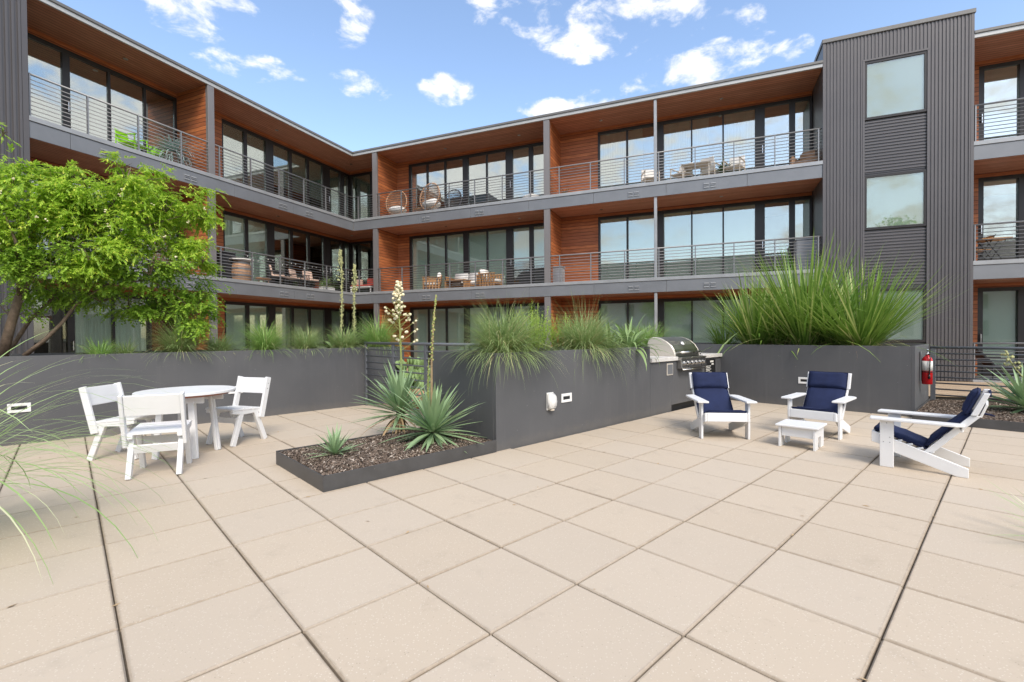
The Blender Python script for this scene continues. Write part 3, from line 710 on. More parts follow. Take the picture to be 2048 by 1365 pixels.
bpart(MB().box(20.7, 24.5, -.05, D, -.02, .055), 'slab_lip', 'zinc_lip', .004)

# corrugated towers
def corrugated(pl, a0, a1, z0, z1, d, pitch=.082, amp=.018, horiz=False):
    """ribbed sheet, one mesh: trapezoid ribs"""
    prof = [(0, 0), (.42, 0), (.5, 1), (.92, 1), (1.0, 0)]
    m = MB(); lo, hi = (z0, z1) if horiz else (a0, a1)
    n = max(1, round((hi-lo)/pitch)); st = (hi-lo)/n; pts = []
    for k in range(n):
        for t, e in prof[:-1]: pts.append((lo+(k+t)*st, e*amp))
    pts.append((hi, 0))
    vs = []
    for t, e in pts:
        for s in ((a0, a1) if horiz else (z0, z1)):
            a, z = (s, t) if horiz else (t, s)
            vs.append((a, d-e, z) if pl == 'B' else (-(d-e), a, z))
    m.add(vs, [(2*i, 2*i+2, 2*i+3, 2*i+1) for i in range(len(pts)-1)]); return m
TZ = 9.76
WT = [(18.31, 19.72, 7.37, 9.02), (18.31, 19.72, 4.25, 5.80), (18.31, 19.72, 1.06, 2.57)]
bpart(corrugated('B', 17.36, 18.26, .01, TZ, -.01), 'corrugated_cladding', 'corrugated')
bpart(corrugated('B', 19.77, 20.64, .01, TZ, -.01), 'corrugated_cladding', 'corrugated')
bpart(corrugated('B', 18.26, 19.77, 9.07, TZ, -.01), 'corrugated_cladding', 'corrugated')
for z0, z1 in ((5.85, 7.32), (2.62, 4.20), (.01, 1.01)):
    bpart(corrugated('B', 18.31, 19.72, z0, z1, .03, .088, .024, True), 'corrugated_panel', 'corrugated')
for s, e in ((17.295, 17.365), (20.635, 20.705)): bpart(MB().box(s, e, -.034, .05, 0, TZ), 'corner_trim', 'corrugated', .004)
bpart(MB().box(17.305, 20.695, .05, 6, 0, TZ-.01), 'tower_wall', 'corrugated')
bpart(MB().box(17.27, 20.73, -.06, 6.05, TZ, TZ+.115), 'tower_coping', 'roof_gutter', .008)
for x in (18.26, 19.72): bpart(MB().box(x, x+.05, -.03, .05, .01, 9.07), 'trim', 'corrugated', .003)
bpart(MB().box(18.26, 19.77, -.034, .05, 9.02, 9.07), 'trim', 'corrugated', .003)
for a0, a1, z0, z1 in WT:
    m = MB(); fr = .07
    m.box(a0, a1, -.012, .04, z1-fr, z1).box(a0, a1, -.012, .04, z0, z0+fr).box(a0, a0+fr*.8, -.012, .04, z0+fr, z1-fr).box(a1-fr*.8, a1, -.012, .04, z0+fr, z1-fr)
    w = bpart(m, 'window', 'bronze_frame', .003)
    MB().box(a0+fr*.8, a1-fr*.8, .010, .016, z0+fr, z1-fr).build('pane', 'glass', w)
    MB().box(a0+fr*.8, a1-fr*.8, .034, .042, z0+fr, z1-fr).build('blind', 'blind_tower', w)
# left tower
bpart(corrugated('A', AEND, ATOP-.11, .01, TZ+1.5, -.01, .105, .03), 'corrugated_cladding', 'corrugated')
bpart(MB().box(-.05, .03, ATOP-.11, ATOP, 0, TZ+1.5), 'corner_trim', 'corrugated', .004)
bpart(MB().box(-6, -.05, AEND, ATOP-.001, 0, TZ+1.45), 'tower_wall', 'corrugated')

# ================================================================== FURNITURE
W = 'white_poly'
def lounge_chair(label, loc, rz):
    """local: +y is forward, x to the side"""
    r = root('lounge_chair', label, 'lounge chair', loc, rz, 'white lounge chairs with navy cushions')
    hw = .27
    for s in (-1, 1):
        x = s*hw; a, b = sorted((x, x-s*.026))
        MB().prism([(.385, .235), (.385, .345), (.31, .325), (.22, .285), (-.33, .085), (-.33, .0), (-.25, .0), (.22, .155), (.31, .215)], a, b, 0).build('side_board', W, r, .004)
        a2, b2 = sorted((x+s*.001, x+s*.028))
        MB().box(a2, b2, .205, .315, 0, .468).build('leg', W, r, .004)
        for y, z in ((.235, .25), (.285, .25), (.235, .30), (.26, .44)):
            MB().tube([(x+s*.0275, y, z), (x+s*.0298, y, z)], .0055, 6).build('screw', 'grey_plastic', r)
        ax0, ax1 = sorted((x-s*.045, x+s*.085))
        MB().prism([(ax0, .40), (ax1, .40-.012), (ax1, -.24), (ax0+(.03 if s > 0 else .0), -.305), (ax1-(.03 if s < 0 else 0)-(.0), -.305) if s < 0 else (ax0, -.305), (ax0, -.2)][:4] + [(ax0, -.305)] if s > 0 else
                   [(ax0, .40-.012), (ax1, .40), (ax1, -.305), (ax0+.04, -.305), (ax0, -.24)], .4685, .493, 2).build('armrest', W, r, .005)
    MB().beam((0, .372, .235), (0, .372, .345), 2*hw-.056, .024).build('front_apron', W, r, .004)
    for k in range(6):
        y = .33-k*.078; z = .318-(.33-y)*.335
        MB().beam((-hw+.03, y, z), (hw-.03, y, z), .066, .018, (0, 1, -.33)).build('seat_slat', W, r, .003)
    P = [(-.055, .185), (-.285, .475), (-.365, .575), (-.445, .785)]       # back line (y, z)
    for s in (-1, 1):
        MB().prism([(P[0][0], P[0][1]-.03), (P[0][0]+.045, P[0][1]), (P[2][0]+.03, P[2][1]-.005), (P[2][0]-.045, P[2][1]+.0)], *sorted((s*(hw-.03), s*(hw-.062))), 0).build('back_rail', W, r, .003)
        MB().prism([(P[2][0]-.022, P[2][1]+.004), (P[2][0]+.026, P[2][1]+.002), (P[3][0]+.02, P[3][1]), (P[3][0]-.022, P[3][1])], *sorted((s*(hw-.012), s*(hw-.075))), 0).build('head_rail', W, r, .003)
    MB().beam((-hw+.03, -.275, .445), (hw-.03, -.275, .445), .07, .02, (0, .3, 1)).build('cross_bar', W, r, .003)
    MB().beam((-hw+.08, -.425, .62), (hw-.08, -.425, .62), .13, .02, (0, -.35, 1)).build('head_brace', W, r, .003)
    for k in range(4):
        t = .2+k*.24; y = P[0][0]+(P[2][0]-P[0][0])*t; z = P[0][1]+(P[2][1]-P[0][1])*t
        MB().beam((-hw+.065, y, z), (hw-.065, y, z), .075, .015, (0, -.62, .78)).build('back_slat', W, r, .003)
    def cushion(name, a, b, th, w, mat='navy', puff=.018):
        a, b = Vector((0, *a)), Vector((0, *b)); d = (b-a); L = d.length; d.normalize(); n = Vector((0, -d.z, d.y)); n = n if n.y+n.z > 0 else -n
        nx, ny = 8, 10; vs = []; top = []
        for side in (0, 1):
            for j in range(ny+1):
                for i in range(nx+1):
                    u, v = i/nx, j/ny
                    e = min(1, min(u, 1-u)*7)*min(1, min(v, 1-v)*9); e = math.sqrt(e)
                    off = (th*(.45+.55*e)+puff*e*math.sin(math.pi*v)*.6) if side else th*.12*(1-e)
                    wob = .0025*math.sin(9*u+4*v*3)+.002*math.sin(23*v+3*u)
                    x = (u-.5)*w*(1-.012*(1-e))
                    vs.append(a + d*(L*v) + n*(off+(wob if side else 0)) + Vector((x, 0, 0)))
        N = (nx+1)*(ny+1); fs = []
        for j in range(ny):
            for i in range(nx):
                q = (j*(nx+1)+i, j*(nx+1)+i+1, (j+1)*(nx+1)+i+1, (j+1)*(nx+1)+i)
                fs += [q[::-1], tuple(x+N for x in q)]
        ring = [i for i in range(nx+1)] + [j*(nx+1)+nx for j in range(1, ny+1)] + [ny*(nx+1)+i for i in range(nx-1, -1, -1)] + [j*(nx+1) for j in range(ny-1, 0, -1)]
        for k in range(len(ring)): a_, b_ = ring[k], ring[(k+1) % len(ring)]; fs.append((a_, b_, b_+N, a_+N))
        co = MB().add(vs, fs).build(name, mat, r, 0, True)
        lp = [Vector(vs[k+N])+n*.001 for k in ring]; MB().tube(lp+[lp[0]], .0042, 5, False).build('piping', 'navy_dark', co, 0, True)
        return co
    cushion('seat_cushion', (.375, .350), (-.035, .205), .045, .47, puff=.004)
    cushion('back_cushion', (-.045, .235), (-.350, .580), .045, .455, puff=.004)
    cushion('head_pillow', (-.325, .575), (-.412, .785), .062, .465, puff=.01)
    MB().box(-.235, .235, -.475, -.455, .755, .782).build('pillow_strap', 'navy_dark', r, .004)
    MB().beam((.15, -.40, .56), (.22, -.49, .535), .05, .012).build('tie', 'navy_dark', r, .003)
    MB().beam((.15, -.41, .56), (.09, -.47, .555), .045, .012).build('tie', 'navy_dark', r, .003)
    return r
def heading(fx, fy): return math.atan2(-fx, fy)      # rotate +y onto (fx, fy)
lounge_chair('white lounge chair with navy cushions nearest the built-in grill', (2.735, 6.28, 0), heading(-.115, -.993))
lounge_chair('white lounge chair with navy cushions right behind the low white footstool', (4.115, 6.305, 0), heading(-.735, -.678))
lounge_chair('white lounge chair seen in profile with navy cushions, nearest the right edge', (4.125, 4.725, 0), heading(-.707, .707))

st = root('footstool', 'small low white footstool between the lounge chairs', 'stool', (3.43, 5.60, 0), heading(-.707, .707)+math.pi/2)
MB().box(-.22, .22, -.22, .22, .2445, .268).build('top', W, st, .005)
for s in (-1, 1):
    MB().prism([(-.195, 0), (-.065, 0), (-.065, .135), (.065, .135), (.065, 0), (.195, 0), (.195, .244), (-.195, .244)], *sorted((s*.165, s*.19)), 0).build('side_panel', W, st, .003)
    MB().box(-.163, .163, *sorted((s*.150, s*.172)), .13, .244).build('rail', W, st, .003)

def dining_chair(label, loc, rz):
    r = root('dining_chair', label, 'chair', loc, rz, 'white chairs at the round table')
    for s in (-1, 1):
        x = s*.2; sd = (1, 0, 0)
        MB().beam((x, -.10, .395), (x, -.25, 0), .044, .062, sd).build('leg', W, r, .004)
        MB().beam((x, .10, .395), (x, .225, 0), .044, .058, sd).build('leg', W, r, .004)
        MB().prism([(-.20, .372), (-.20, .415), (.235, .445), (.235, .398), (.1, .372)], *sorted((s*.177, s*.223)), 0).build('side_rail', W, r, .004)
        MB().beam((s*.24, -.165, .30), (s*.24, -.285, .81), .032, .072, sd).build('back_post', W, r, .005)
    MB().beam((-.223, -.262, .70), (.223, -.262, .70), .205, .022, (0, -.235, 1)).build('backrest', W, r, .005)
    for k, (y, w) in enumerate(((-.125, .135), (.02, .135), (.17, .15))):
        MB().beam((-.228, y, .432+.07*y), (.228, y, .432+.07*y), w, .022, (0, 1, .07)).build('seat_slat', W, r, .004)
    MB().beam((-.178, -.165, .268), (.178, -.165, .268), .085, .022, (0, -.35, 1)).build('stretcher', W, r, .003)
    MB().beam((-.178, .135, .30), (.178, .135, .30), .075, .022, (0, .3, 1)).build('stretcher', W, r, .003)
    for k in (.73, .665):
        MB().box(-.2415-.016, -.2415-.014, -.262-(k-.70)*.235-.006, -.262-(k-.70)*.235+.006, k-.006, k+.006).build('screw', 'grey_plastic', r)
    return r
dining_chair('white dining chair with its back to the viewer, nearest of the three at the table', (-3.555, 4.755, 0), heading(-.41, .912))
dining_chair('white dining chair left of the round table, seen from its side', (-4.405, 5.385, 0), heading(1, .05))
dining_chair('white dining chair on the right far side of the round table, facing left', (-3.545, 6.045, 0), heading(-.33, -.944))

tb = root('round_table', 'round white patio table with splayed board legs and rusty brown underside', 'table', (-3.735, 5.41, 0), R(2))
MB().lathe([(.475, .712), (.49, .716), (.49, .738), (.483, .742)], 56).build('tabletop', W, tb, 0)
MB().lathe([(.42, .690), (.455, .7105)], 48).build('underside', 'table_under', tb)
for sx in (-1, 1):
    for sy in (-1, 1):
        MB().beam((sx*.16, sy*.185, .688), (sx*.215, sy*.215, 0), .066, .032, (1, 0, 0)).build('leg', W, tb, .004)
        MB().beam((sx*.175, sy*.150, .688), (sx*.222, sy*.188, 0), .026, .030, (1, 0, 0)).build('leg_stiffener', W, tb, .004)
for s in (-1, 1):
    MB().beam((-.30, s*.185, .648), (.30, s*.185, .648), .028, .075, (0, 1, 0)).build('brace', W, tb, .003)
    MB().beam((s*.10, -.30, .66), (s*.10, .30, .66), .028, .06, (1, 0, 0)).build('brace', W, tb, .003)

# ------------------------------------------------------------------ barbecue
gr = root('barbecue_grill', 'stainless built-in gas barbecue with curved hood and row of knobs', 'grill', P2(7.69, 2.47, .72), PROT)
GW = .965
prof = [(.60, .20), (.60, .50)] + [(.60-.10-.50*math.sin(math.pi/2*k/10)+.02, .20+.36*math.cos(math.pi/2*k/10)) for k in range(11)]
prof = [(.58, .205), (.58, .42), (.565, .50), (.53, .545), (.47, .562)] + [(.02+.45*math.cos(math.pi/2*k/9), .205+.357*math.sin(math.pi/2*k/9)) for k in range(8, -1, -1)]
prof = [(.58, .205), (.58, .44), (.55, .53), (.47, .562), (.40, .560), (.30, .535), (.20, .485), (.12, .42), (.065, .34), (.035, .26), (.03, .205)]
MB().prism(prof, .03, GW-.03, 0).build('hood', 'hood_dark', gr, .006)
for x in (.0, GW-.029): MB().prism(prof, x, x+.029, 0).build('hood_end', 'hood_side', gr, .008)
MB().tube([(.10, -.03, .285), (GW-.10, -.03, .285)], .021, 10).build('hood_handle', 'stainless', gr, 0, True)
for x in (.12, GW-.12): MB().box(x-.015, x+.015, -.03, .045, .272, .298).build('handle_bracket', 'stainless', gr, .003)
MB().box(.0, GW, -.005, .57, .0, .203).build('firebox', 'black_paint', gr, .004)
MB().prism([(-.10, .175), (-.10, .20), (.01, .203), (.01, .16)], 0, GW, 0).build('drip_shelf', 'hood_dark', gr, .004)
cp = MB().prism([(-.006, -.0), (-.105, .01), (-.085, .174), (-.006, .174)], 0, GW, 0).build('control_panel', 'stainless', gr, .005)
for k, x in enumerate((.12, .27, .42, .57, .72, .84)):
    c = Vector((x, -.096, .098)); n = Vector((0, -.993, .12))
    MB().tube([c, c+n*.014], .040, 14).build('bezel', 'chrome', gr, 0)
    kb = MB().tube([c+n*.0145, c+n*.042], [.026, .021], 12).build('knob', 'stainless', gr, 0)
    MB().beam(c+n*.0425+Vector((0, 0, -.017)), c+n*.0425+Vector((0, 0, .017)), .008, .012).build('grip', 'black', kb)
MB().tube([(.02, -.10, -.015), (GW-.02, -.10, -.015)], .012, 8).build('tray_handle', 'stainless', gr, 0, True)
MB().lathe([(.052, 0), (.052, .006), (.044, .012)], 18).build('temperature_gauge', 'chrome', gr).matrix_local = Matrix.Translation((GW*.48, .128, .44)) @ Matrix.Rotation(R(52), 4, 'X')
MB().lathe([(.036, .0125), (.036, .0145)], 18).build('gauge_dial', 'paper', gr).matrix_local = Matrix.Translation((GW*.48, .128, .44)) @ Matrix.Rotation(R(52), 4, 'X')
tg = root('lighter', 'small black lighter lying on the stone counter right of the barbecue', 'lighter', P2(8.80, 2.56, .938), PROT+.4)
MB().tube([(0, 0, .012), (.10, 0, .012)], .011, 8).build('handle', 'black', tg, 0, True); MB().tube([(.10, 0, .012), (.19, 0, .012)], .005, 6).build('nozzle', 'chrome', tg, 0, True)

# notice on the wall under the counter, white on black
sg = root('notice_sign', 'black notice with rows of small white print under the counter right of the barbecue', 'sign', P2(8.79, 2.464, .40), PROT)
MB().box(0, .46, -.006, 0, 0, .44).build('board', 'black', sg, .002)
def line(x0, x1, z, h=.012): MB().box(x0, x1, -.0085, -.0062, z, z+h).build('print_line', 'paper', sg)
for i, (a, b) in enumerate(((.22, .25), (.255, .285), (.29, .32), (.325, .36))): line(a, b, .375, .035)
for i, (a, b) in enumerate(((.28, .30), (.305, .33), (.335, .37))): line(a, b, .325, .03)
for k, b in enumerate((.25, .22, .26, .20, .27, .25, .26, .18, .24)): line(.03, b, .30-k*.03, .011)

# ------------------------------------------------------------------ fire extinguisher on the end of the right planter
fx = root('fire_extinguisher', 'red fire extinguisher hung on the end of the right planter', 'extinguisher', P2(10.05, -.652, .49), PROT); fx.scale = (.84, .84, .95)
MB().lathe([(.070, 0), (.082, .006), (.082, .40), (.078, .43), (.06, .462), (.035, .48), (.027, .50)], 22).build('cylinder', 'red', fx, 0, True)
MB().lathe([(.0835, .235), (.0835, .40)], 22).build('label', 'paper', fx, 0, True)
MB().lathe([(.0845, .205), (.0845, .222)], 22).build('strap', 'black', fx, 0, True)
MB().lathe([(.028, .50), (.03, .52), (.024, .55)], 12).build('valve', 'chrome', fx, 0, True)
MB().beam((-.01, 0, .555), (-.13, -.02, .60), .028, .012, (0, 1, 0)).build('handle', 'chrome', fx, .002)
MB().beam((-.01, 0, .54), (-.12, -.02, .555), .028, .012, (0, 1, 0)).build('lever', 'chrome', fx, .002)
MB().tube([(-.03, -.02, .52), (-.085, -.05, .50), (-.096, -.05, .40), (-.094, -.045, .25), (-.09, -.04, .17)], .011, 8).build('hose', 'black', fx, 0, True)
MB().tube([(-.09, -.04, .17), (-.09, -.04, .10)], [.014, .02], 8).build('nozzle', 'black', fx, 0, True)
MB().box(-.06, .06, .084, .1035, .05, .56).build('bracket', 'zinc', fx, .003)

# ================================================================== PLANTS
def plant(name, label, cat, loc, rz=0, group=None): return root(name, label, cat, loc, rz, group)
def tuft(name, label, loc, n, L, spread, droop, w, seed, mat='leaf_grass', r0=.10, thatch=True, group=None, thp=1.0, extra=None, seg=6):
    r = plant(name, label, 'grass', loc, 0, group)
    parts = [blades(n, r0, L, spread, droop, w, seg, seed, thp=thp)]
    if extra: parts += extra
    V, Q = join_np(parts)
    obj('blades', np_mesh('blades', V, Q), mat, r)
    if thatch:
        V, Q = blades(int(n*.22), r0*.95, (L[0]*.25, L[1]*.42), (.3, 1.35), (.3, 1.2), w*1.1, 4, seed+500)
        obj('dry_blades', np_mesh('dry_blades', V, Q), 'leaf_dead', r)
    return r
GL = 'ornamental grasses on the long planter'
for x, q, sz, n, lab in ((200, 7.3, .34, 260, 'thin small grass tuft below the lace curtains, leftmost on the long planter'),
                         (252, 7.3, .30, 200, 'sparse small grass tuft second from the left on the long planter'),
                         (362, 7.40, .66, 900, 'wide arching grass clump under the right end of the tree crown'),
                         (437, 7.42, .44, 520, 'small grass clump below the timber partition on the left wing'),
                         (530, 7.40, .66, 900, 'dense bright grass clump in the middle of the long planter'),
                         (612, 7.40, .55, 700, 'low grass clump left of the broad leaved agave'),
                         (690, 7.38, .58, 700, 'grass clump in front of the two tall dry flower stalks'),
                         (757, 7.45, .80, 1000, 'large bright grass clump at the railing end of the long planter')):
    sz *= 1.22; n = int(n*1.35)
    p = onq(x, q); tuft('grass_clump', lab, P2(p, q, 1.05), n, (sz*.5, sz), (.03, 1.15), (.6, 1.7), .0088, int(x), 'leaf_grass_bright' if x in (530, 757, 200) else 'leaf_grass', .09 if sz > .4 else .05, sz > .5, GL)
GC = 'ornamental grasses on the middle planter'
p = onq(1000, 2.80)
ex = [blades(60, .12, (.75, 1.0), (.9, 1.45), (1.2, 1.9), .0045, 8, 77, az=(PROT-2.9, PROT-.4)), blades(40, .1, (.8, 1.05), (.15, .9), (.2, .6), .004, 7, 78)]
tuft('grass_clump', 'big pale grass clump at the left end of the middle planter, spilling over its wall', P2(p+.05, 2.80, 1.07), 2300, (.42, .88), (.02, 1.25), (.6, 1.7), .0088, 31, 'leaf_grass', .17, True, GC, extra=ex)
p = onq(1168, 2.80)
ex = [blades(60, .12, (.8, 1.1), (.9, 1.45), (1.3, 2.0), .0045, 8, 79, az=(PROT-2.6, PROT-.6)), blades(34, .08, (.85, 1.15), (.05, .5), (.1, .5), .004, 7, 80)]
tuft('grass_clump', 'fine grass clump with upright dry tips in the middle of the middle planter', P2(p, 2.80, 1.07), 2200, (.42, .86), (.02, 1.25), (.6, 1.7), .0088, 32, 'leaf_grass', .17, True, GC, extra=ex)
p = onq(1340, 3.55)
tuft('grass_clump', 'bright green grass clump just behind the barbecue hood', P2(p-.9, 3.6, .98), 1300, (.42, .80), (.05, 1.3), (.5, 1.3), .010, 33, 'leaf_grass_bright', .2, True, GC)

# tall spiky sotols on the right planter
SG = 'tall spiky grasses on the right planter'
def sotol(label, x, pp, seed, n, L, sp, lean=None, r0=.16, extra=()):
    q = onp(x, pp); r = plant('sotol', label, 'grass', P2(pp, q, 1.02), 0, SG)
    V, Q = join_np([blades(n, r0, L, sp, (.0, .24), .042, 6, seed, thp=.8, twist=.08), blades(int(n*.16), r0, (L[0]*.8, L[1]), (.5, 1.3), (.3, 1.2), .034, 7, seed+1, twist=.15)] + list(extra))
    obj('blades', np_mesh('blades', V, Q), 'leaf_sotol', r)
    V, Q = blades(int(n*.5), r0*1.1, (.35, .8), (.2, 1.2), (.8, 3.2), .0035, 8, seed+2, twist=1.2)
    obj('curling_fibres', np_mesh('curling_fibres', V, Q), 'leaf_dead', r)
sotol('tall spiky grass leftmost on the right planter, fanning out over the barbecue', 1512, 10.35, 41, 330, (.8, 1.8), (.02, 1.0))
sotol('tallest spiky grass in the middle of the right planter', 1612, 10.3, 42, 360, (1.1, 2.3), (.02, .8))
sotol('spiky grass rightmost on the right planter, bent to the right past the tower window', 1722, 10.15, 43, 340, (.8, 1.9), (.05, .95), extra=(blades(60, .1, (1.2, 1.8), (.35, .95), (.05, .4), .02, 6, 44, az=(-.9, .35)), blades(6, .1, (1.3, 1.6), (1.1, 1.35), (.6, 1.1), .018, 8, 45, az=(-.9, -.2))))
sotol('shorter spiky grass wedged between the left and middle tall ones', 1562, 10.6, 48, 220, (.7, 1.5), (.05, 1.0))
sotol('shorter spiky grass wedged between the middle and right tall ones', 1668, 10.5, 49, 220, (.7, 1.6), (.05, 1.0))
dl = plant('drooping_leaf', 'single long yellowish leaf hanging over the wall right of the barbecue', 'leaf', P2(9.45, onp(1437, 9.45), 1.13)); m = MB(); o0 = Vector(dl.location); vs = []
for (x, y), hw in zip(((1478, 664), (1462, 676), (1446, 692), (1433, 712), (1424, 732), (1418, 752)), (.006, .012, .016, .016, .012, .003)):
    c = at(x, y, o0.y) - o0; vs += [c+Vector((-hw, 0, hw*.4)), c+Vector((hw, .004, -hw*.4))]
m.add(vs, [(2*i, 2*i+1, 2*i+3, 2*i+2) for i in range(5)]); m.build('leaf', 'leaf_miscanthus', dl)
q = onp(1448, 10.4); r = plant('sotol', 'short dark spiky clump left of the tall spiky grasses', 'grass', P2(10.4, q, 1.02), 0)
V, Q = blades(110, .12, (.45, .85), (.1, 1.2), (.1, .9), .026, 6, 47); obj('blades', np_mesh('blades', V, Q), 'leaf_sotol', r)

# lime green shrub
def shrub(label, loc, n, hgt, rad, seed, mat='leaf_shrub'):
    r = plant('shrub', label, 'shrub', loc); g = np.random.RandomState(seed); Vs = []; m = MB()
    cs = []; 
    for k in range(n):
        a = g.uniform(0, 6.283); rr = rad*math.sqrt(g.uniform(0, 1)); h = hgt*g.uniform(.55, 1.08)*(1-.35*(rr/rad)**2)
        b = Vector((rr*.55*math.cos(a), rr*.55*math.sin(a), 0)); t = Vector((rr*math.cos(a)+g.normal(0, .03), rr*math.sin(a)+g.normal(0, .03), h))
        if k % 3 == 0: m.tube([b, (b+t)/2+Vector((0, 0, .02)), t], .004, 3, False)
        for s in range(26):
            f = .22+.8*s/26; c = b+(t-b)*f
            for z in range(2):
                aa = g.uniform(0, 6.283); L = g.uniform(.022, .042)*(1.1-.35*f); el = g.uniform(-.1, .9)
                cs.append((c, aa, el, L))
    C = np.array([c[0] for c in cs]); A = np.array([c[1] for c in cs]); E = np.array([c[2] for c in cs]); L = np.array([c[3] for c in cs])
    d = np.stack([np.cos(A)*np.cos(E), np.sin(A)*np.cos(E), np.sin(E)], 1)*L[:, None]; s = np.stack([-np.sin(A), np.cos(A), np.zeros(len(A))], 1)*(L*.3)[:, None]
    V = np.stack([C, C+d*.5+s, C+d, C+d*.5-s], 1).reshape(-1, 3)
    obj('foliage', np_mesh('foliage', V, np.arange(len(V)).reshape(-1, 4)), mat, r); m.build('stems', 'stalk_green', r)
p = onq(1078, 3.25); shrub('lime green fine leaved shrub between the two big grasses on the middle planter', P2(p-.12, 3.28, 1.05), 150, .78, .40, 51)
p = onq(1120, 3.3); shrub('lower lime green shrub behind the second big grass', P2(p+.1, 3.3, 1.05), 70, .62, .28, 52)

# leaves as pieces: strap leaves, yuccas, agave
def leaf_mesh(name, L, w, curve, fold=.35, seg=7, wp=.35, tip=1.0, base=.55):
    """blade along +x rising, curving down by 'curve' radians; V-folded"""
    vs = []; x = z = 0.0; th = 0.0
    for i in range(seg+1):
        t = i/seg; hw = w/2*((base+(1-base)*min(1, t/wp)) if t < wp else max(.015, 1-((t-wp)/(1-wp))**1.5*tip))
        c, s = math.cos(th), math.sin(th); up = hw*fold
        vs += [(x - s*up, -hw, z + c*up), (x, 0, z), (x - s*up, hw, z + c*up)]
        th -= curve/seg*(.3+1.4*t); x += math.cos(th)*L/seg; z += math.sin(th)*L/seg
    return MB().add(vs, [(3*i+k, 3*i+3+k, 3*i+4+k, 3*i+1+k) for i in range(seg) for k in (0, 1)]).mesh(name)
def rosette(name, label, cat, loc, n, L, el, meshes, mats, seed, base_r=.02, group=None, rz=0, h0=.0, scale_w=1.0, keep=None, stretch=0):
    """meshes = leaf datablocks of unit length"""
    r = plant(name, label, cat, loc, rz, group); g = random.Random(seed)
    for k in range(n):
        a = k*2.39996+g.uniform(-.25, .25); f = (k+.5)/n; e = el[0]+(el[1]-el[0])*f+g.uniform(-.13, .13)
        l = g.uniform(*L)*(1 if f < .75 else .92)
        if keep and not keep(a, e): continue
        me = meshes[g.randrange(len(meshes))] if f > .12 or len(mats) < 2 else mats[1]
        o = obj('leaf', me, None, r, True)
        o.matrix_local = Matrix.Translation((math.cos(a)*base_r, math.sin(a)*base_r, h0+stretch*f)) @ Matrix.Rotation(a, 4, 'Z') @ Matrix.Rotation(-e, 4, 'Y') @ Matrix.Diagonal((l, l*scale_w, l, 1))
    return r
def lm(name, mat, *a, **k):
    me = leaf_mesh(name, 1.0, *a, **k); me.materials.append(MATS[mat]); return me
YL = [lm('yucca_leaf', 'leaf_yucca', .095, .12), lm('yucca_leaf', 'leaf_yucca', .105, .30), lm('yucca_leaf', 'leaf_yucca', .085, .05)]
YD = lm('yucca_dry_leaf', 'leaf_dead', .05, .75)
YB = gnd(800, 862, .12); y1 = rosette('yucca', 'tall yucca with dry lower leaves and the cream flower spike', 'yucca', (YB.x, YB.y, .10), 92, (.46, .68), (-.35, 1.42), YL, [0, YD], 61, .035, h0=.20, stretch=.16)
MB().tube([(0, 0, -.02), (.01, 0, .12), (0, 0, .36)], [.07, .06, .045], 9).build('trunk', 'bark', y1, 0, True)
for k in range(26):
    a = k*2.4; o = obj('dry_leaf', YD, None, y1, True); l = rnd.uniform(.30, .52)
    o.matrix_local = Matrix.Translation((0, 0, .10+.006*k)) @ Matrix.Rotation(a, 4, 'Z') @ Matrix.Rotation(R(rnd.uniform(8, 38)), 4, 'Y') @ Matrix.Diagonal((l, l, l, 1))
YC = gnd(866, 886, .13); y2 = rosette('yucca', 'broad blue green yucca spilling over the steel edging, in front of the flower spike', 'yucca', (YC.x, YC.y, .12), 104, (.42, .66), (-.55, 1.40), YL, [0], 62, .035, h0=.10, stretch=.10)
YS = gnd(670, 912, .13); y3 = rosette('yucca', 'small young yucca at the left end of the mulch bed', 'yucca', (YS.x, YS.y, .12), 46, (.22, .36), (.0, 1.4), YL, [0], 63, .012, h0=.02, stretch=.03)
YR = P2(10.2, -1.75, .13)
y4 = rosette('yucca', 'green yucca cut by the right edge of the picture, in the mulch bed', 'yucca', YR, 84, (.50, .74), (-.15, 1.38), YL, [0], 64, .03, h0=.05, stretch=.12)

def spike(label, base, top, r0, flowers, seed, mat='stalk_green', fr=(.45, 1.0), spread=.16, bud=.02, name='flower_stalk'):
    g = random.Random(seed); base, top = Vector(base), Vector(top); r = plant(name, label, 'flower stalk', base); d = top-base
    side = Vector((g.uniform(-.02, .02), g.uniform(-.02, .02), 0))
    pts = [d*t + side*math.sin(t*3.1)*2 for t in (0, .25, .5, .75, 1)]
    MB().tube(pts, [r0, r0*.9, r0*.75, r0*.6, r0*.3], 8).build('stem', mat, r, 0, True)
    bm_ = MB(); br = MB()
    for k in range(flowers):
        t = fr[0]+(fr[1]-fr[0])*(k+.5)/flowers; c = d*t + side*math.sin(t*3.1)*2; a = k*2.4+g.uniform(-.4, .4)
        l = spread*(1-((t-fr[0])/(fr[1]-fr[0]))**1.3*.85)*g.uniform(.5, 1.05)
        e = c+Vector((math.cos(a)*l, math.sin(a)*l, l*.55))
        br.tube([c, (c+e)/2+Vector((0, 0, -.01)), e], .0035, 4, False)
        for z in range(3 if spread > .1 else 1):
            q = c+(e-c)*(.55+.22*z)+Vector((g.uniform(-.02, .02), g.uniform(-.02, .02), g.uniform(-.04, -.012)))*min(1, spread*7)
            s = bud*g.uniform(.7, 1.15)
            bm_.ell(q, (s*.75, s*.75, s), 6, 4, Matrix.Rotation(g.uniform(-.5, .5), 3, 'X') @ Matrix.Rotation(g.uniform(-.5, .5), 3, 'Y'))
    return r, bm_, br
T1 = at(800, 562, YB.y)
r1 = plant('flower_stalk', 'tall yucca flower spike with hanging cream bells, above the left yucca', 'flower stalk', (YB.x, YB.y, .42)); d1 = T1-Vector(r1.location)
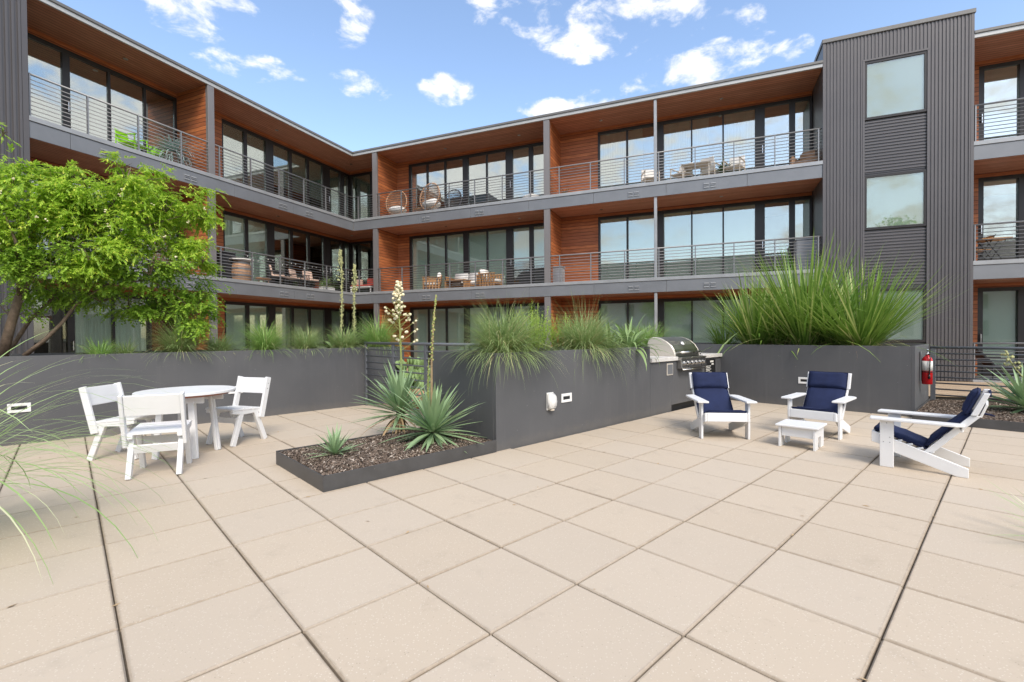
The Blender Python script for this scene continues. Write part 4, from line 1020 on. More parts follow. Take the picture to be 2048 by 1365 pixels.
def ax(t): return d1*t+Vector((.018*math.sin(t*5), .01*math.cos(t*4), 0))
MB().tube([ax(t/8) for t in range(9)], [.017, .016, .015, .014, .012, .010, .008, .006, .004], 8).build('stem', 'stalk_green', r1, 0, True)
gq = random.Random(5); b = MB(); br = MB(); bell = [(0, .0), (.5, -.05), (.95, -.55), (.85, -1.05), (.45, -1.5)]
def hang(q, s):
    M = Matrix.Rotation(gq.uniform(-.6, .6), 3, 'X') @ Matrix.Rotation(gq.uniform(-.6, .6), 3, 'Y'); n = 6
    vs = [q+M @ Vector((r_*s*math.cos(k*math.pi/3), r_*s*math.sin(k*math.pi/3), z_*s)) for r_, z_ in bell[1:] for k in range(n)]
    b.add(vs, [(i*n+k, i*n+(k+1) % n, (i+1)*n+(k+1) % n, (i+1)*n+k) for i in range(3) for k in range(n)] + [tuple(range(n))])
for k in range(60):
    f = (k+.5)/60; t = .42+.58*f**.62; low = t < .72
    if low and gq.random() < .25: continue
    l = (gq.uniform(.10, .25) if low else .15*(1.12-t)*2.1*gq.uniform(.5, 1.0)); a = k*2.4+gq.uniform(-.5, .5); c = ax(t); e = c+Vector((math.cos(a)*l, math.sin(a)*l, l*(.75 if low else .35)))
    br.tube([c, (c+e)/2+Vector((0, 0, -.012)), e], .0032, 4, False)
    for z in range(gq.choice((1, 2, 2)) if low else gq.choice((2, 3, 4))):
        hang(c+(e-c)*(gq.uniform(.75, 1.0) if low else gq.uniform(.3, 1.0))+Vector((gq.uniform(-.012, .012), gq.uniform(-.012, .012), -.004)), gq.uniform(.015, .024))
tag(b.build('bells', 'flower_cream', r1, 0, True), kind='stuff'); br.build('branches', 'stalk_green', r1)
T2 = at(872, 590, YC.y); r2, b, br = spike('bare budding yucca stalk with brown foot, right of the cream flower spike', (YC.x, YC.y, .25), (T2.x, T2.y, T2.z), .016, 46, 72, 'stalk_tan', (.52, 1.0), .035, .016)
tag(b.build('buds', 'stalk_green', r2, 0, True), kind='stuff')
T3 = at(858, 716, YC.y+.15); r3, b, br = spike('short thin budding stalk beside the railing post', (YC.x-.06, YC.y+.15, .25), (T3.x, T3.y, T3.z), .012, 26, 73, 'stalk_green', (.4, 1.0), .02, .014)
tag(b.build('buds', 'stalk_green', r3, 0, True), kind='stuff')
for x, ty, lab, sd_ in ((681, 500, 'taller of two dry knobbly flower stalks on the long planter', 74), (709, 530, 'shorter of two dry knobbly flower stalks on the long planter', 75)):
    p = onq(x, 7.75); bs = P2(p, 7.75, 1.05); tp = at(x, ty, bs.y)
    rr, b, br = spike(lab, bs, tp, .013, 70, sd_, 'stalk_pale', (.2, 1.0), .07, .019); 
    gh = random.Random(sd_); dd_ = tp-bs
    for k in range(90):
        t = gh.uniform(.70, 1.0); a = gh.uniform(0, 6.28); l = .085*(1.15-t)/.45*gh.uniform(.3, 1); b.ell(dd_*t+Vector((math.cos(a)*l, math.sin(a)*l, gh.uniform(-.02, .02))), (.011, .011, .020), 5, 4)
    tag(b.build('seed_pods', 'stalk_pale', rr, 0, True), kind='stuff'); br.build('branches', 'stalk_pale', rr)
YRt = at(2009, 700, YR.y-.05)
rr, b, br = spike('thin yellow flower stalk of the yucca at the right edge', (YR.x+.1, YR.y, .5), YRt, .010, 9, 76, 'stalk_pale', (.5, 1.0), .12, .020); tag(b.build('buds', 'stalk_pale', rr, 0, True), kind='stuff'); br.build('branches', 'stalk_green', rr)

# strap-leaved plants
SL = [lm('strap_leaf', 'leaf_strap', .085, 1.1, fold=.25, wp=.3), lm('strap_leaf', 'leaf_strap', .10, 1.7, fold=.2, wp=.3), lm('strap_leaf', 'leaf_strap', .08, .6, fold=.3, wp=.3)]
p = onq(1258, 2.72)
rosette('strap_leaf_plant', 'strap leaved plant drooping over the wall left of the barbecue', 'plant', P2(p, 2.74, 1.10), 70, (.48, .74), (.05, 1.35), SL, [0], 81, .08, stretch=.05)
p = onq(1225, 2.75)
rosette('strap_leaf_plant', 'smaller strap leaved plant between the second grass and the drooping one', 'plant', P2(p, 2.80, 1.08), 30, (.40, .62), (.3, 1.35), SL, [0], 82, .05, stretch=.05)
AG = [lm('agave_leaf', 'leaf_strap', .22, .5, fold=.35, wp=.5), lm('agave_leaf', 'leaf_strap', .20, .9, fold=.3, wp=.5)]
p = onq(672, 7.6); rosette('agave', 'broad leaved agave behind the grasses at the foot of the dry stalks', 'agave', P2(p, 7.62, 1.05), 16, (.42, .62), (.15, 1.25), AG, [0], 83, .05)

# prickly pear beyond the railing
pad = MB().ell((0, 0, .5), (.36, .10, .5), 9, 5).mesh('pad'); pad.materials.append(MATS['cactus_green'])
pad.polygons.foreach_set('use_smooth', [True]*len(pad.polygons))
pc = plant('prickly_pear', 'bright green prickly pear cactus seen through the railing', 'cactus', P2(5.05, 6.45, 0)); gg = random.Random(9)
def grow(base, ax, l, depth):
    o = obj('pad', pad, None, pc); z = ax.normalized(); x = Vector((gg.uniform(-1, 1), gg.uniform(-1, 1), 0)); x = (x-z*x.dot(z)).normalized(); y = z.cross(x)
    M = Matrix((x, y, z)).transposed().to_4x4(); M.translation = base; o.matrix_local = M @ Matrix.Diagonal((l, l, l, 1))
    if depth > 0:
        for k in range(gg.choice((2, 2, 3))):
            grow(base+z*l*.93+x*gg.uniform(-.18, .18)*l, z+Vector((gg.uniform(-.55, .55), gg.uniform(-.55, .55), .55)), l*gg.uniform(.78, .95), depth-1)
for k in range(8): grow(Vector((gg.uniform(-.3, .3), gg.uniform(-.65, .6), .0)), Vector((gg.uniform(-.35, .35), gg.uniform(-.35, .35), 1)), gg.uniform(.26, .33), 2 if k % 2 else 3)
for k, (q_, lab) in enumerate(((6.1, 'leftmost of three orange tan stones below the prickly pear, behind the railing'), (5.2, 'middle of three orange tan stones below the prickly pear, behind the railing'), (4.3, 'rightmost of three orange tan stones below the prickly pear, behind the railing'))):
    bo = plant('boulder', lab, 'stone', P2(4.55, q_, -.02), 0, 'orange stones below the prickly pear')
    me = MB().ell((0, 0, .16), (gg.uniform(.28, .36), gg.uniform(.22, .3), gg.uniform(.18, .26)), 12, 7)
    me.v = [tuple(c*(1+gg.uniform(-.08, .08)) for c in v) for v in me.v]; me.build('stone', 'stone_orange', bo, 0, True)

# maiden grass arching in from the left edge
mg = plant('maiden_grass', 'long pale arching grass blades reaching in from the left edge', 'grass', at(-215, 900, 3.0))
mg.location.z = .15
V, Q = join_np([blades(150, .12, (1.0, 1.9), (.1, .95), (.9, 2.2), .017, 12, 91, twist=.12), blades(80, .1, (1.2, 2.0), (.25, .9), (.9, 2.0), .017, 12, 92, az=(-1.2, .8), twist=.1)])
obj('blades', np_mesh('blades', V, Q), 'leaf_miscanthus', mg)
# a bed plant just outside the right edge, a few dry tips in view
rp = plant('maiden_grass', 'few yellowish leaf tips reaching in low from the right edge', 'grass', at(2150, 1120, 2.9)); rp.location.z = .02
V, Q = blades(46, .06, (.3, .55), (.5, 1.45), (.1, .8), .011, 6, 93); obj('blades', np_mesh('blades', V, Q), 'leaf_miscanthus', rp)

# ------------------------------------------------------------------ tree
tr = plant('tree', 'leaning multi-stemmed tree with bright yellow green feathery crown at the left', 'tree', P2(onq(25, 7.75), 7.75, 1.02))
T0 = Vector(tr.location)
def tp(x, y, Y): return at(x, y, Y)-T0
TY = T0.y
limbs = [([(5, 712, 0), (20, 655, 0), (38, 595, .05), (62, 550, .1), (70, 515, .2)], .058, .036),
         ([(62, 552, .1), (100, 520, .2), (150, 488, .35), (220, 455, .5), (290, 420, .7)], .034, .012),
         ([(70, 515, .2), (66, 470, .3), (90, 430, .4), (140, 395, .6)], .030, .010),
         ([(38, 595, .05), (36, 530, -.2), (30, 480, -.3), (10, 430, -.3)], .028, .010),
         ([(48, 712, .1), (90, 680, .2), (125, 645, .3), (150, 612, .4), (210, 570, .5), (300, 560, .7)], .032, .010),
         ([(20, 700, .15), (60, 640, .35), (98, 605, .4), (130, 560, .5), (200, 520, .7)], .030, .010),
         ([(150, 488, .35), (210, 430, .3), (250, 370, .3), (262, 335, .3)], .020, .006),
         ([(220, 455, .5), (300, 450, .6), (370, 430, .8)], .016, .005),
         ([(300, 560, .7), (350, 590, .9), (385, 620, 1.0)], .014, .005),
         ([(62, 550, .1), (30, 520, .1), (0, 500, .0), (-60, 470, 0)], .026, .010)]
tk = MB().tube([tp(x, y, TY+d) for x, y, d in limbs[0][0]], [.062, .054, .048, .042, .034], 10); tk.build('trunk', 'bark', tr, 0, True)
for pts, ra, rb in limbs[1:]:
    n = len(pts); MB().tube([tp(x, y, TY+d) for x, y, d in pts], [ra+(rb-ra)*i/(n-1) for i in range(n)], 7).build('limb', 'bark', tr, 0, True)
# crown: compound leaves on twigs through overlapping lobes (centre px, depth offset, radii in m, leaves, shade?)
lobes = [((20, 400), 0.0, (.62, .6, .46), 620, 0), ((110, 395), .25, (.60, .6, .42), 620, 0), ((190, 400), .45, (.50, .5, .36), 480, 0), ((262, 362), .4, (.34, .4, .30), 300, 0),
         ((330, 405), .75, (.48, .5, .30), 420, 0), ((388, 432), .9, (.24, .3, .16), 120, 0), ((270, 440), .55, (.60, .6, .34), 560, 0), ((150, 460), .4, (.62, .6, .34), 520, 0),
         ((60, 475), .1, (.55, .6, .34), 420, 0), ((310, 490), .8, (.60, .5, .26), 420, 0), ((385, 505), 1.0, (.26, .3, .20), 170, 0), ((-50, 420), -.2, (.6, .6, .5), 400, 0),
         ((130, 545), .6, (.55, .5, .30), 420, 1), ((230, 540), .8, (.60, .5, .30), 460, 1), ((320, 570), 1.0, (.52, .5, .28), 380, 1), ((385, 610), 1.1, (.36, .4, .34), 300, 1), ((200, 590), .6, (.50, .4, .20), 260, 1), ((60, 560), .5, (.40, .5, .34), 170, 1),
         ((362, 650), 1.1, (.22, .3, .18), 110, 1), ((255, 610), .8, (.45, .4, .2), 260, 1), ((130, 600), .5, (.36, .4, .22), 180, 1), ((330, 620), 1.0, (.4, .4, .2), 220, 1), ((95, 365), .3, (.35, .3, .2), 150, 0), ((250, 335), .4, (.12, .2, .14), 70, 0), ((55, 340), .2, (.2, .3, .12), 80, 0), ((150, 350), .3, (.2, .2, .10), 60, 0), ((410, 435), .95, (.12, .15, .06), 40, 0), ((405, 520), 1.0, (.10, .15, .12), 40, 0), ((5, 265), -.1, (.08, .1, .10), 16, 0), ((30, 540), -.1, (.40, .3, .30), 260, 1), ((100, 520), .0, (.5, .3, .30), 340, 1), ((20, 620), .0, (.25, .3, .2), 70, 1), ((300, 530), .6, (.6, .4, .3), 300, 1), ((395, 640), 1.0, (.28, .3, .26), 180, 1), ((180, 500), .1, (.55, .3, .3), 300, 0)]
def crown(sel, name, mat, seed, lf):
    g = np.random.RandomState(seed); Cs, As, Es, Ls, Ws = [], [], [], [], []
    for (x, y), dy, rad, n, sh in lobes:
        if sh != sel: continue
        c = np.array(tp(x, y, TY+dy)); kc = max(4, n//34); uc = g.normal(0, 1, (kc, 3)); uc /= np.linalg.norm(uc, axis=1)[:, None]; ucr = g.uniform(.35, 1.12, kc)[:, None]
        pick = g.randint(0, kc, n); u = uc[pick]*ucr[pick] + g.normal(0, .17, (n, 3))*np.array([1.2, 1.2, .8])
        rr = np.ones(n)
        # ragged outline: sprays reach past or stop short of the lobe
        rr *= 1 + g.normal(0, .05, n)
        b = c + u*np.array(rad)*rr[:, None]
        a = np.arctan2(u[:, 1], u[:, 0]) + g.normal(0, .8, n); e = g.normal(-.12, .45, n)
        k = lf; L = g.uniform(.10, .20, n)
        for j in range(k):
            t = (j//2+1)/(k/2+.5); sgn = 1 if j % 2 else -1
            d = np.stack([np.cos(a)*np.cos(e), np.sin(a)*np.cos(e), np.sin(e)-.35*t], 1)
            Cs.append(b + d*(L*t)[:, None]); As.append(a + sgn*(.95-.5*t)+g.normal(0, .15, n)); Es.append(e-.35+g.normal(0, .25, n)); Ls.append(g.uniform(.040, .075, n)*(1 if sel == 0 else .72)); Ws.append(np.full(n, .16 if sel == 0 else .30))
    C, A, E, L, Wd = map(np.concatenate, (Cs, As, Es, Ls, Ws))
    d = np.stack([np.cos(A)*np.cos(E), np.sin(A)*np.cos(E), np.sin(E)], 1)*L[:, None]; s = np.stack([-np.sin(A), np.cos(A), .35*np.sin(A*7)], 1)*(L*Wd)[:, None]
    V = np.stack([C, C+d*.45+s, C+d, C+d*.45-s], 1).reshape(-1, 3)
    return obj(name, np_mesh(name, V, np.arange(len(V)).reshape(-1, 4)), mat, tr)
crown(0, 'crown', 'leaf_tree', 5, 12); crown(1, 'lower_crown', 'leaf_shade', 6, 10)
# bare twigs through the crown
tw = MB(); g6 = random.Random(6)
for (x, y), dy, rad, n, sh in lobes:
    c = tp(x, y, TY+dy)
    for k in range(7):
        e = c + Vector((g6.uniform(-1, 1)*rad[0], g6.uniform(-1, 1)*rad[1], g6.uniform(-.6, 1)*rad[2]))*.9; tw.tube([c+Vector((0, 0, -rad[2]*.5)), (c+e)/2, e], [.007, .005, .002], 4, False)
tag(tw.build('twigs', 'bark', tr), kind='stuff')
fl = MB()
for k in range(26):
    (x, y), dy, rad, n, sh = lobes[g6.randrange(12)]; c = tp(x, y, TY+dy-rad[1]*.8)+Vector((g6.uniform(-.8, .8)*rad[0], 0, g6.uniform(-.8, .8)*rad[2]))
    for z in range(3): fl.ell(c+Vector((g6.uniform(-.02, .02), g6.uniform(-.02, .02), g6.uniform(-.02, .02))), (.012, .012, .009), 5, 3)
tag(fl.build('blossoms', 'flower_cream', tr), kind='stuff')

# leaf litter lying on the pavers
lt = MB(); gl = random.Random(12)
for k in range(120):
    p, q = gl.uniform(-1, 9), gl.uniform(-2.5, 6.9)
    if gl.random() < .6:
        if gl.random() < .5: p = round(p/PS)*PS+gl.uniform(-.012, .012)
        else: q = round(q/PS)*PS+gl.uniform(-.012, .012)
    if (1.3 < p and q > 2.35 and not (q > 3.8 and p < 3.9)): continue
    w = P2(p, q, .003); a = gl.uniform(0, 6.28); L = gl.uniform(.008, .028); s = Vector((math.cos(a), math.sin(a), gl.uniform(0, .3)))*L; t = Vector((-math.sin(a), math.cos(a), gl.uniform(0, .5)))*L*.32
    lt.add([w-s, w+t, w+s, w-t], [(0, 1, 2, 3)])
tag(lt.build('leaf_litter', 'leaf_dead'), 'scattered dry leaf scraps lying on the pavers and in joints', 'leaves', kind='stuff')

# ================================================================== THINGS ON THE BALCONIES
FZ = {3: SB[3]+.412, 2: SB[2]+.412, 1: .056}
def onB(x, d, fl, y=400): u = onv(x, d, y); return B2(u, d, FZ[fl])
def onA(x, d, fl, y=300): v = onu(x, -d, y); return B2(-d, v, FZ[fl])
FB, FA = BROT+math.pi, BROT-math.pi/2       # facing the court (+y of the thing points out over the rail)

def egg_chair(label, loc, rz, mat='wicker', s=1.0, cush=True):
    r = root('egg_chair', label, 'chair', loc, rz, 'egg chairs on the top balcony'); n = 22
    ring = [(.46*s*math.cos(a), .30*s-.12*s*math.sin(a), .72*s+.55*s*math.sin(a)) for a in [2*math.pi*k/n for k in range(n+1)]]
    MB().tube(ring, .024*s, 7, False).build('rim', mat, r, 0, True)
    ck = MB()
    for k in range(24):
        a = math.pi*(k+.5)/24; x = .46*s*math.cos(a); h = .55*s*math.sin(a)
        ck.tube([(x, .30*s-.12*s*math.sin(a), .72*s+h), (x*.85, -.15*s*math.sin(a)+.1*s, .72*s+h*.35), (x*.8, -.20*s*math.sin(a)+.1*s, .72*s-h*.45), (x, .30*s+.12*s*math.sin(a), .72*s-h)], .011*s, 4, False)
    for k in range(11):
        z = .28*s+k*.086*s; w = .44*s*math.sqrt(max(0, 1-((z-.72*s)/(.57*s))**2))
        ck.tube([(-w, .27*s, z), (-w*.6, -.05*s, z), (0, -.15*s, z), (w*.6, -.05*s, z), (w, .27*s, z)], .011*s, 4, False)
    tag(ck.build('wicker_shell', mat, r), kind='stuff')
    for x, y in ((-.25, .25), (.25, .25), (-.22, -.15), (.22, -.15)): MB().tube([(x*s, y*s, .24*s), (x*1.2*s, y*1.2*s, 0)], .016*s, 6).build('leg', mat, r, 0, True)
    if cush:
        MB().ell((0, .18*s, .42*s), (.40*s, .34*s, .17*s), 14, 8).build('cushion', 'cushion', r, 0, True)
    return r
e = onB(798, .75, 3); egg_chair('wicker egg chair with white cushion by the timber partition, left of the pair', e, FB+.25)
e = onB(868, .62, 3); egg_chair('wicker egg chair with heaped white cushions, right of the pair on the top balcony', e, FB-.05, 'wicker', 1.03)
cs = root('cushion', 'white cushion leaning in the right wicker egg chair', 'cushion', e+Vector((0, 0, .50)), FB)
MB().ell((0, .12, .06), (.27, .10, .16), 12, 7, Matrix.Rotation(.5, 3, 'X')).build('pad', 'cushion', cs, 0, True)
e = onB(912, 1.05, 3); egg_chair('dark round wicker chair behind the right egg chair', e, FB, 'wicker_dark', .85, False)
def stool(label, loc, rad, h, mat, rz=0, name='stool', cat='stool'):
    r = root(name, label, cat, loc, rz)
    MB().lathe([(rad*.92, h-.05), (rad, h-.035), (rad, h-.01), (rad*.94, h)], 20).build('seat', mat, r, 0, True)
    for k in range(3): a = k*2.094; MB().tube([(rad*.6*math.cos(a), rad*.6*math.sin(a), h-.05), (rad*.85*math.cos(a), rad*.85*math.sin(a), 0)], .014, 6).build('leg', mat, r, 0, True)
stool('small wooden stool between the two wicker egg chairs', onB(838, .5, 3), .24, .34, 'wicker')
po = root('pouffe', 'round white pouffe behind the rail right of the egg chairs', 'pouffe', onB(1063, .5, 3))
MB().lathe([(.24, .02), (.33, .08), (.35, .18), (.32, .27), (.20, .315)], 20).build('seat', 'cushion', po, 0, True)

def resin_chair(label, loc, rz, mat='resin_tan', w=.52, h=.86, grp='pale patio chairs on the top right balcony', name='patio_chair'):
    r = root(name, label, 'chair', loc, rz, grp)
    MB().box(-w/2, w/2, -.24, .25, .40, .43).build('seat', mat, r, .008)
    MB().prism([(-.25, .42), (-.225, .42), (-.315, h), (-.34, h)], -w/2+.02, w/2-.02, 0).build('backrest', 'cushion' if mat == 'resin_tan' else mat, r, .008)
    for sx in (-1, 1):
        MB().beam((sx*w*.47, .22, .62), (sx*w*.47, .25, 0), .03, .03).build('leg', mat, r, .004); MB().beam((sx*w*.47, -.28, .66), (sx*w*.47, -.30, 0), .03, .03).build('leg', mat, r, .004)
        MB().box(sx*w*.47-.024, sx*w*.47+.024, -.28, .26, .62, .645).build('armrest', mat, r, .005)
    return r
for x, d, dz, lab in ((1301, .75, .35, 'pale patio chair behind the thin steel column, leftmost of its set'), (1362, .70, -.5, 'pale patio chair left of the pale patio table'), (1425, .95, 2.6, 'pale patio chair right of the pale patio table'), (1468, .65, -.35, 'pale patio chair nearest the tower, right of the leafy pot plant')):
    resin_chair(lab, onB(x, d, 3), FB+dz)
pt = root('patio_table', 'low pale patio table among the pale chairs, top right balcony', 'table', onB(1392, .6, 3), FB)
MB().box(-.45, .45, -.3, .3, .60, .63).build('top', 'resin_tan', pt, .01)
for sx in (-1, 1):
    for sy in (-1, 1): MB().box(sx*.4-.02, sx*.4+.02, sy*.25-.02, sy*.25+.02, 0, .60).build('leg', 'resin_tan', pt)
ar = root('armchair', 'brown woven armchair in the corner beside the tower, top balcony', 'chair', onB(1618, .9, 3), FB-.4)
MB().box(-.33, .33, -.3, .33, .12, .40).build('seat', 'wicker', ar, .04, True, 2); MB().box(-.33, .33, -.42, -.28, .12, .82).build('backrest', 'wicker', ar, .05, True, 2)
for sx in (-1, 1): MB().box(sx*.39-.065, sx*.39+.065, -.40, .32, .04, .58).build('armrest', 'wicker', ar, .04, True, 2)

def pot_plant(label, loc, pr, ph, pm, n, L, el, mat, seed, curve=.8, lw=.12):
    r = rosette('potted_plant', label, 'plant', loc, n, L, el, [lm('pot_leaf', mat, lw, curve, fold=.2), lm('pot_leaf', mat, lw*.8, curve*1.5, fold=.2)], [0], seed, .04, h0=ph-.03, stretch=.12)
    MB().lathe([(pr*.7, 0), (pr, ph*.92), (pr*1.08, ph*.93), (pr*1.08, ph), (pr*.9, ph), (pr*.9, ph-.03)], 18).build('pot', pm, r, 0, True); return r
pot_plant('large silver blue spilling plant in a tan pot on the top left balcony', onA(346, .62, 3), .24, .52, 'terracotta', 190, (.42, .80), (-.6, 1.45), 'leaf_blue', 3, 1.2, .10)
pot_plant('dark leafy pot plant among the pale patio chairs', onB(1447, 1.0, 3), .16, .35, 'dark_pot', 44, (.35, .6), (-.1, 1.4), 'leaf_dark', 4, .7, .16)
pot_plant('small dark spiky plant behind the rail beside the second timber partition', onB(1130, .8, 3), .14, .24, 'dark_pot', 26, (.22, .34), (.0, 1.3), 'leaf_dark', 5, .5, .12)
for x, d, dz, lab in ((266, .65, .4, 'lime green plastic chair on the top left balcony'), (322, .95, -.3, 'lime green plastic chair partly behind the silver blue plant')):
    resin_chair(lab, onA(x, d, 3), FA+dz, 'lime', .48, .80, 'lime green chairs on the top left balcony', 'plastic_chair')

# timber lounge set, middle balcony of the right wing
def teak_seat(name, label, loc, rz, w, cat='chair'):
    r = root(name, label, cat, loc, rz, 'timber lounge seats on the middle balcony')
    for sx in (-1, 1):
        for k in range(6): MB().box(sx*(w/2+.03)-.02, sx*(w/2+.03)+.02, -.33+k*.125, -.27+k*.125, .02, .585).build('side_slat', 'teak', r)
        MB().box(sx*(w/2+.03)-.045, sx*(w/2+.03)+.045, -.36, .38, .587, .62).build('armrest', 'teak', r, .005)
    MB().box(-w/2, w/2, -.34, .36, .20, .255).build('seat_frame', 'teak', r, .005); MB().prism([(-.34, .26), (-.31, .26), (-.40, .70), (-.43, .70)], -w/2, w/2, 0).build('back_frame', 'teak', r, .005)
    n = max(1, round(w/.62)); cw = w/n
    for k in range(n):
        x0 = -w/2+k*cw
        MB().box(x0+.01, x0+cw-.01, -.26, .35, .257, .40).build('seat_cushion', 'cushion', r, .035, True, 2)
        MB().prism([(-.30, .36), (-.17, .38), (-.27, .82), (-.40, .80)], x0+.02, x0+cw-.02, 0).build('back_cushion', 'cushion', r, .03, True, 2)
    return r
teak_seat('armchair', 'timber slatted armchair with white cushions, left end of the timber lounge set', onB(864, .72, 2, 560), FB-1.1, .6)
teak_seat('sofa', 'timber sofa with white cushions against the blinds, middle balcony', onB(931, 1.08, 2, 560), FB, 1.35, 'sofa')
teak_seat('armchair', 'timber slatted armchair seen from its side, right end of the timber lounge set', onB(982, .62, 2, 560), FB+1.45, .6)
ct = root('coffee_table', 'low timber coffee table in front of the white sofa', 'table', onB(915, .5, 2, 560), FB)
for k in range(5): MB().box(-.48, .48, -.27+k*.11, -.17+k*.11, .40, .43).build('slat', 'teak', ct)
for sx in (-1, 1): MB().box(sx*.43-.03, sx*.43+.03, -.25, .25, 0, .398).build('leg', 'teak', ct, .004)
def tub(name, label, cat, loc, rz, w, d, h, mat, lid=True):
    r = root(name, label, cat, loc, rz)
    MB().box(-w/2, w/2, -d/2, d/2, .03, h-.05).build('body', mat, r, .02, False, 2); MB().box(-w/2-.015, w/2+.015, -d/2-.015, d/2+.015, h-.048, h).build('lid', mat, r, .012, False, 2)
    for sx in (-1, 1): MB().box(sx*w*.38-.04, sx*w*.38+.04, -d*.4, d*.4, 0, .03).build('foot', 'dark_pot', r)
tub('storage_bin', 'pale grey tall storage bin by the second timber partition, middle balcony', 'bin', onB(1116, .55, 2, 550), FB, .42, .40, .72, 'grey_plastic')
tub('covered_ac_unit', 'grey covered AC unit in the corner beside the tower, middle balcony', 'cover', onB(1619, .85, 2, 520), FB, .78, .55, 1.12, 'grey_plastic')  # tall grey box for an AC unit under a cover
tub('cabinet', 'black cabinet beside the timber column on the middle left balcony', 'cabinet', onA(450, 1.05, 2, 530), FA, .5, .45, 1.10, 'black_paint')
bt = root('barrel_table', 'timber barrel table with white round top on the middle left balcony', 'table', onA(482, .78, 2, 540), FA)
MB().lathe([(.26, 0), (.31, .22), (.33, .42), (.31, .64), (.26, .84)], 20).build('barrel', 'wicker', bt, 0, True)
for z, q in ((.10, .292), (.32, .327), (.55, .326), (.76, .285)): MB().lathe([(q+.006, z-.03), (q+.006, z+.03)], 20).build('hoop', 'rail_metal', bt)
MB().lathe([(.40, .842), (.41, .85), (.41, .875), (.40, .88)], 24).build('top', 'cushion', bt)
for x, d, dz, lab in ((597, .8, .3, 'striped cushioned metal chair on the middle left balcony, left of a pair'), (622, .7, -.2, 'striped cushioned metal chair on the middle left balcony, right of a pair'), (556, .7, .9, 'low cushioned chair left of the striped pair on the middle left balcony')):
    r = resin_chair(lab, onA(x, d, 2, 560), FA+dz, 'black_paint', .5, .84, 'metal chairs on the middle left balcony', 'metal_chair')
    MB().box(-.22, .22, -.20, .23, .432, .50).build('seat_cushion', 'stripe_cloth', r, .02); MB().prism([(-.222, .45), (-.15, .47), (-.24, .86), (-.31, .86)], -.21, .21, 0).build('back_cushion', 'stripe_cloth', r, .02)
ot = root('table', 'small dark table in front of the low cushioned chair, middle left balcony', 'table', onA(578, .45, 2, 560), FA)
MB().box(-.3, .3, -.22, .22, .40, .43).build('top', 'stripe_cloth', ot, .006)
for sx in (-1, 1):
    for sy in (-1, 1): MB().box(sx*.27-.012, sx*.27+.012, sy*.19-.012, sy*.19+.012, 0, .40).build('leg', 'black_paint', ot)
stool('round brown rattan footstool near the barrel table', onA(527, .5, 2, 560), .26, .30, 'wicker')
pot_plant('bushy green pot plant near the inner corner of the middle balcony', onA(652, .6, 2, 560), .15, .30, 'terracotta', 50, (.25, .5), (.0, 1.45), 'leaf_strap', 6, .7, .16)
pot_plant('small leafy plant in a pink pot at the rail, inner corner of the middle balcony', onA(643, .25, 2, 570), .11, .20, 'stripe_cloth', 24, (.14, .24), (.0, 1.4), 'leaf_strap', 7, .7, .2)
rb = root('bench', 'white bench with red cushions in the inner corner of the middle balcony', 'bench', onB(727, .9, 2, 570), FB+.1)
MB().box(-.55, .55, -.22, .25, .38, .42).build('seat', 'plastic_white', rb, .006); MB().box(-.53, .53, -.2, .24, .422, .50).build('cushion', 'red_cloth', rb, .03)
MB().box(-.52, -.1, -.22, -.10, .50, .82).build('back_pillow', 'red_cloth', rb, .03); MB().box(.15, .52, -.22, -.10, .50, .80).build('back_pillow', 'stripe_cloth', rb, .03)
for sx in (-1, 1):
    for y in (-.18, .2): MB().box(sx*.5-.025, sx*.5+.025, y-.025, y+.025, 0, .38).build('leg', 'plastic_white', rb)
pb = root('window_box', 'white planter box on the balcony edge near the inner corner', 'planter', onA(654, .16, 2, 577), FA)
MB().box(-.36, .36, -.08, .08, .0, .20).build('box', 'cushion', pb, .006); V, Q = blades(60, .06, (.1, .18), (.1, 1.2), (.2, 1), .012, 4, 8); V[:, 0] *= 5; V[:, 2] += .19; obj('leaves', np_mesh('leaves', V, Q), 'leaf_strap', pb)
sw_ = root('string_lights', 'string of small lights looped along the middle left balcony rail', 'lights', B2(-.05, -5.2, SB[2]+1.40), BROT)
pts = []; bl_ = MB()
for k in range(61):
    t = k/60; z = -.16*abs(math.sin(t*math.pi*6)); pts.append((0, t*6.0, z))
    if k % 2: bl_.ell((.0, t*6.0, z-.03), (.016, .016, .024), 6, 4)
MB().tube(pts, .004, 4, False).build('wire', 'black', sw_); tag(bl_.build('bulbs', 'paper', sw_, 0, True), kind='stuff')
# right of the tower
bs = root('bistro_table', 'folding bistro table with tan top on the balcony right of the tower', 'table', onB(1984, .62, 2, 500), FB)
MB().box(-.32, .32, -.26, .26, .70, .725).build('top', 'teak', bs, .006)
for y in (-.2, .2):
    MB().tube([(-.22, y, .70), (.20, y, 0)], .011, 6).build('leg', 'black', bs, 0, True); MB().tube([(.22, y, .70), (-.20, y, 0)], .011, 6).build('leg', 'black', bs, 0, True)
fc = root('folding_chair', 'folding chair with tan slats beside the tower, left of the bistro table', 'chair', onB(1956, .7, 2, 500), FB-1.4)
for k in range(4): MB().box(-.2, .2, -.18+k*.10, -.10+k*.10, .43, .45).build('seat_slat', 'teak', fc)
for sx in (-1, 1): MB().tube([(sx*.2, -.28, .85), (sx*.2, .22, 0)], .011, 6).build('leg', 'black', fc, 0, True); MB().tube([(sx*.19, .22, .44), (sx*.19, -.24, 0)], .011, 6).build('leg', 'black', fc, 0, True)
for k in range(2): MB().beam((-.2, -.255+k*.04, .80-k*.09), (.2, -.255+k*.04, .80-k*.09), .06, .014, (0, -.3, 1)).build('back_slat', 'teak', fc)
lg = root('sun_lounger', 'black reclining lounger on the ground floor terrace right of the tower', 'lounger', onB(1990, .75, 1, 735), FB+1.57)
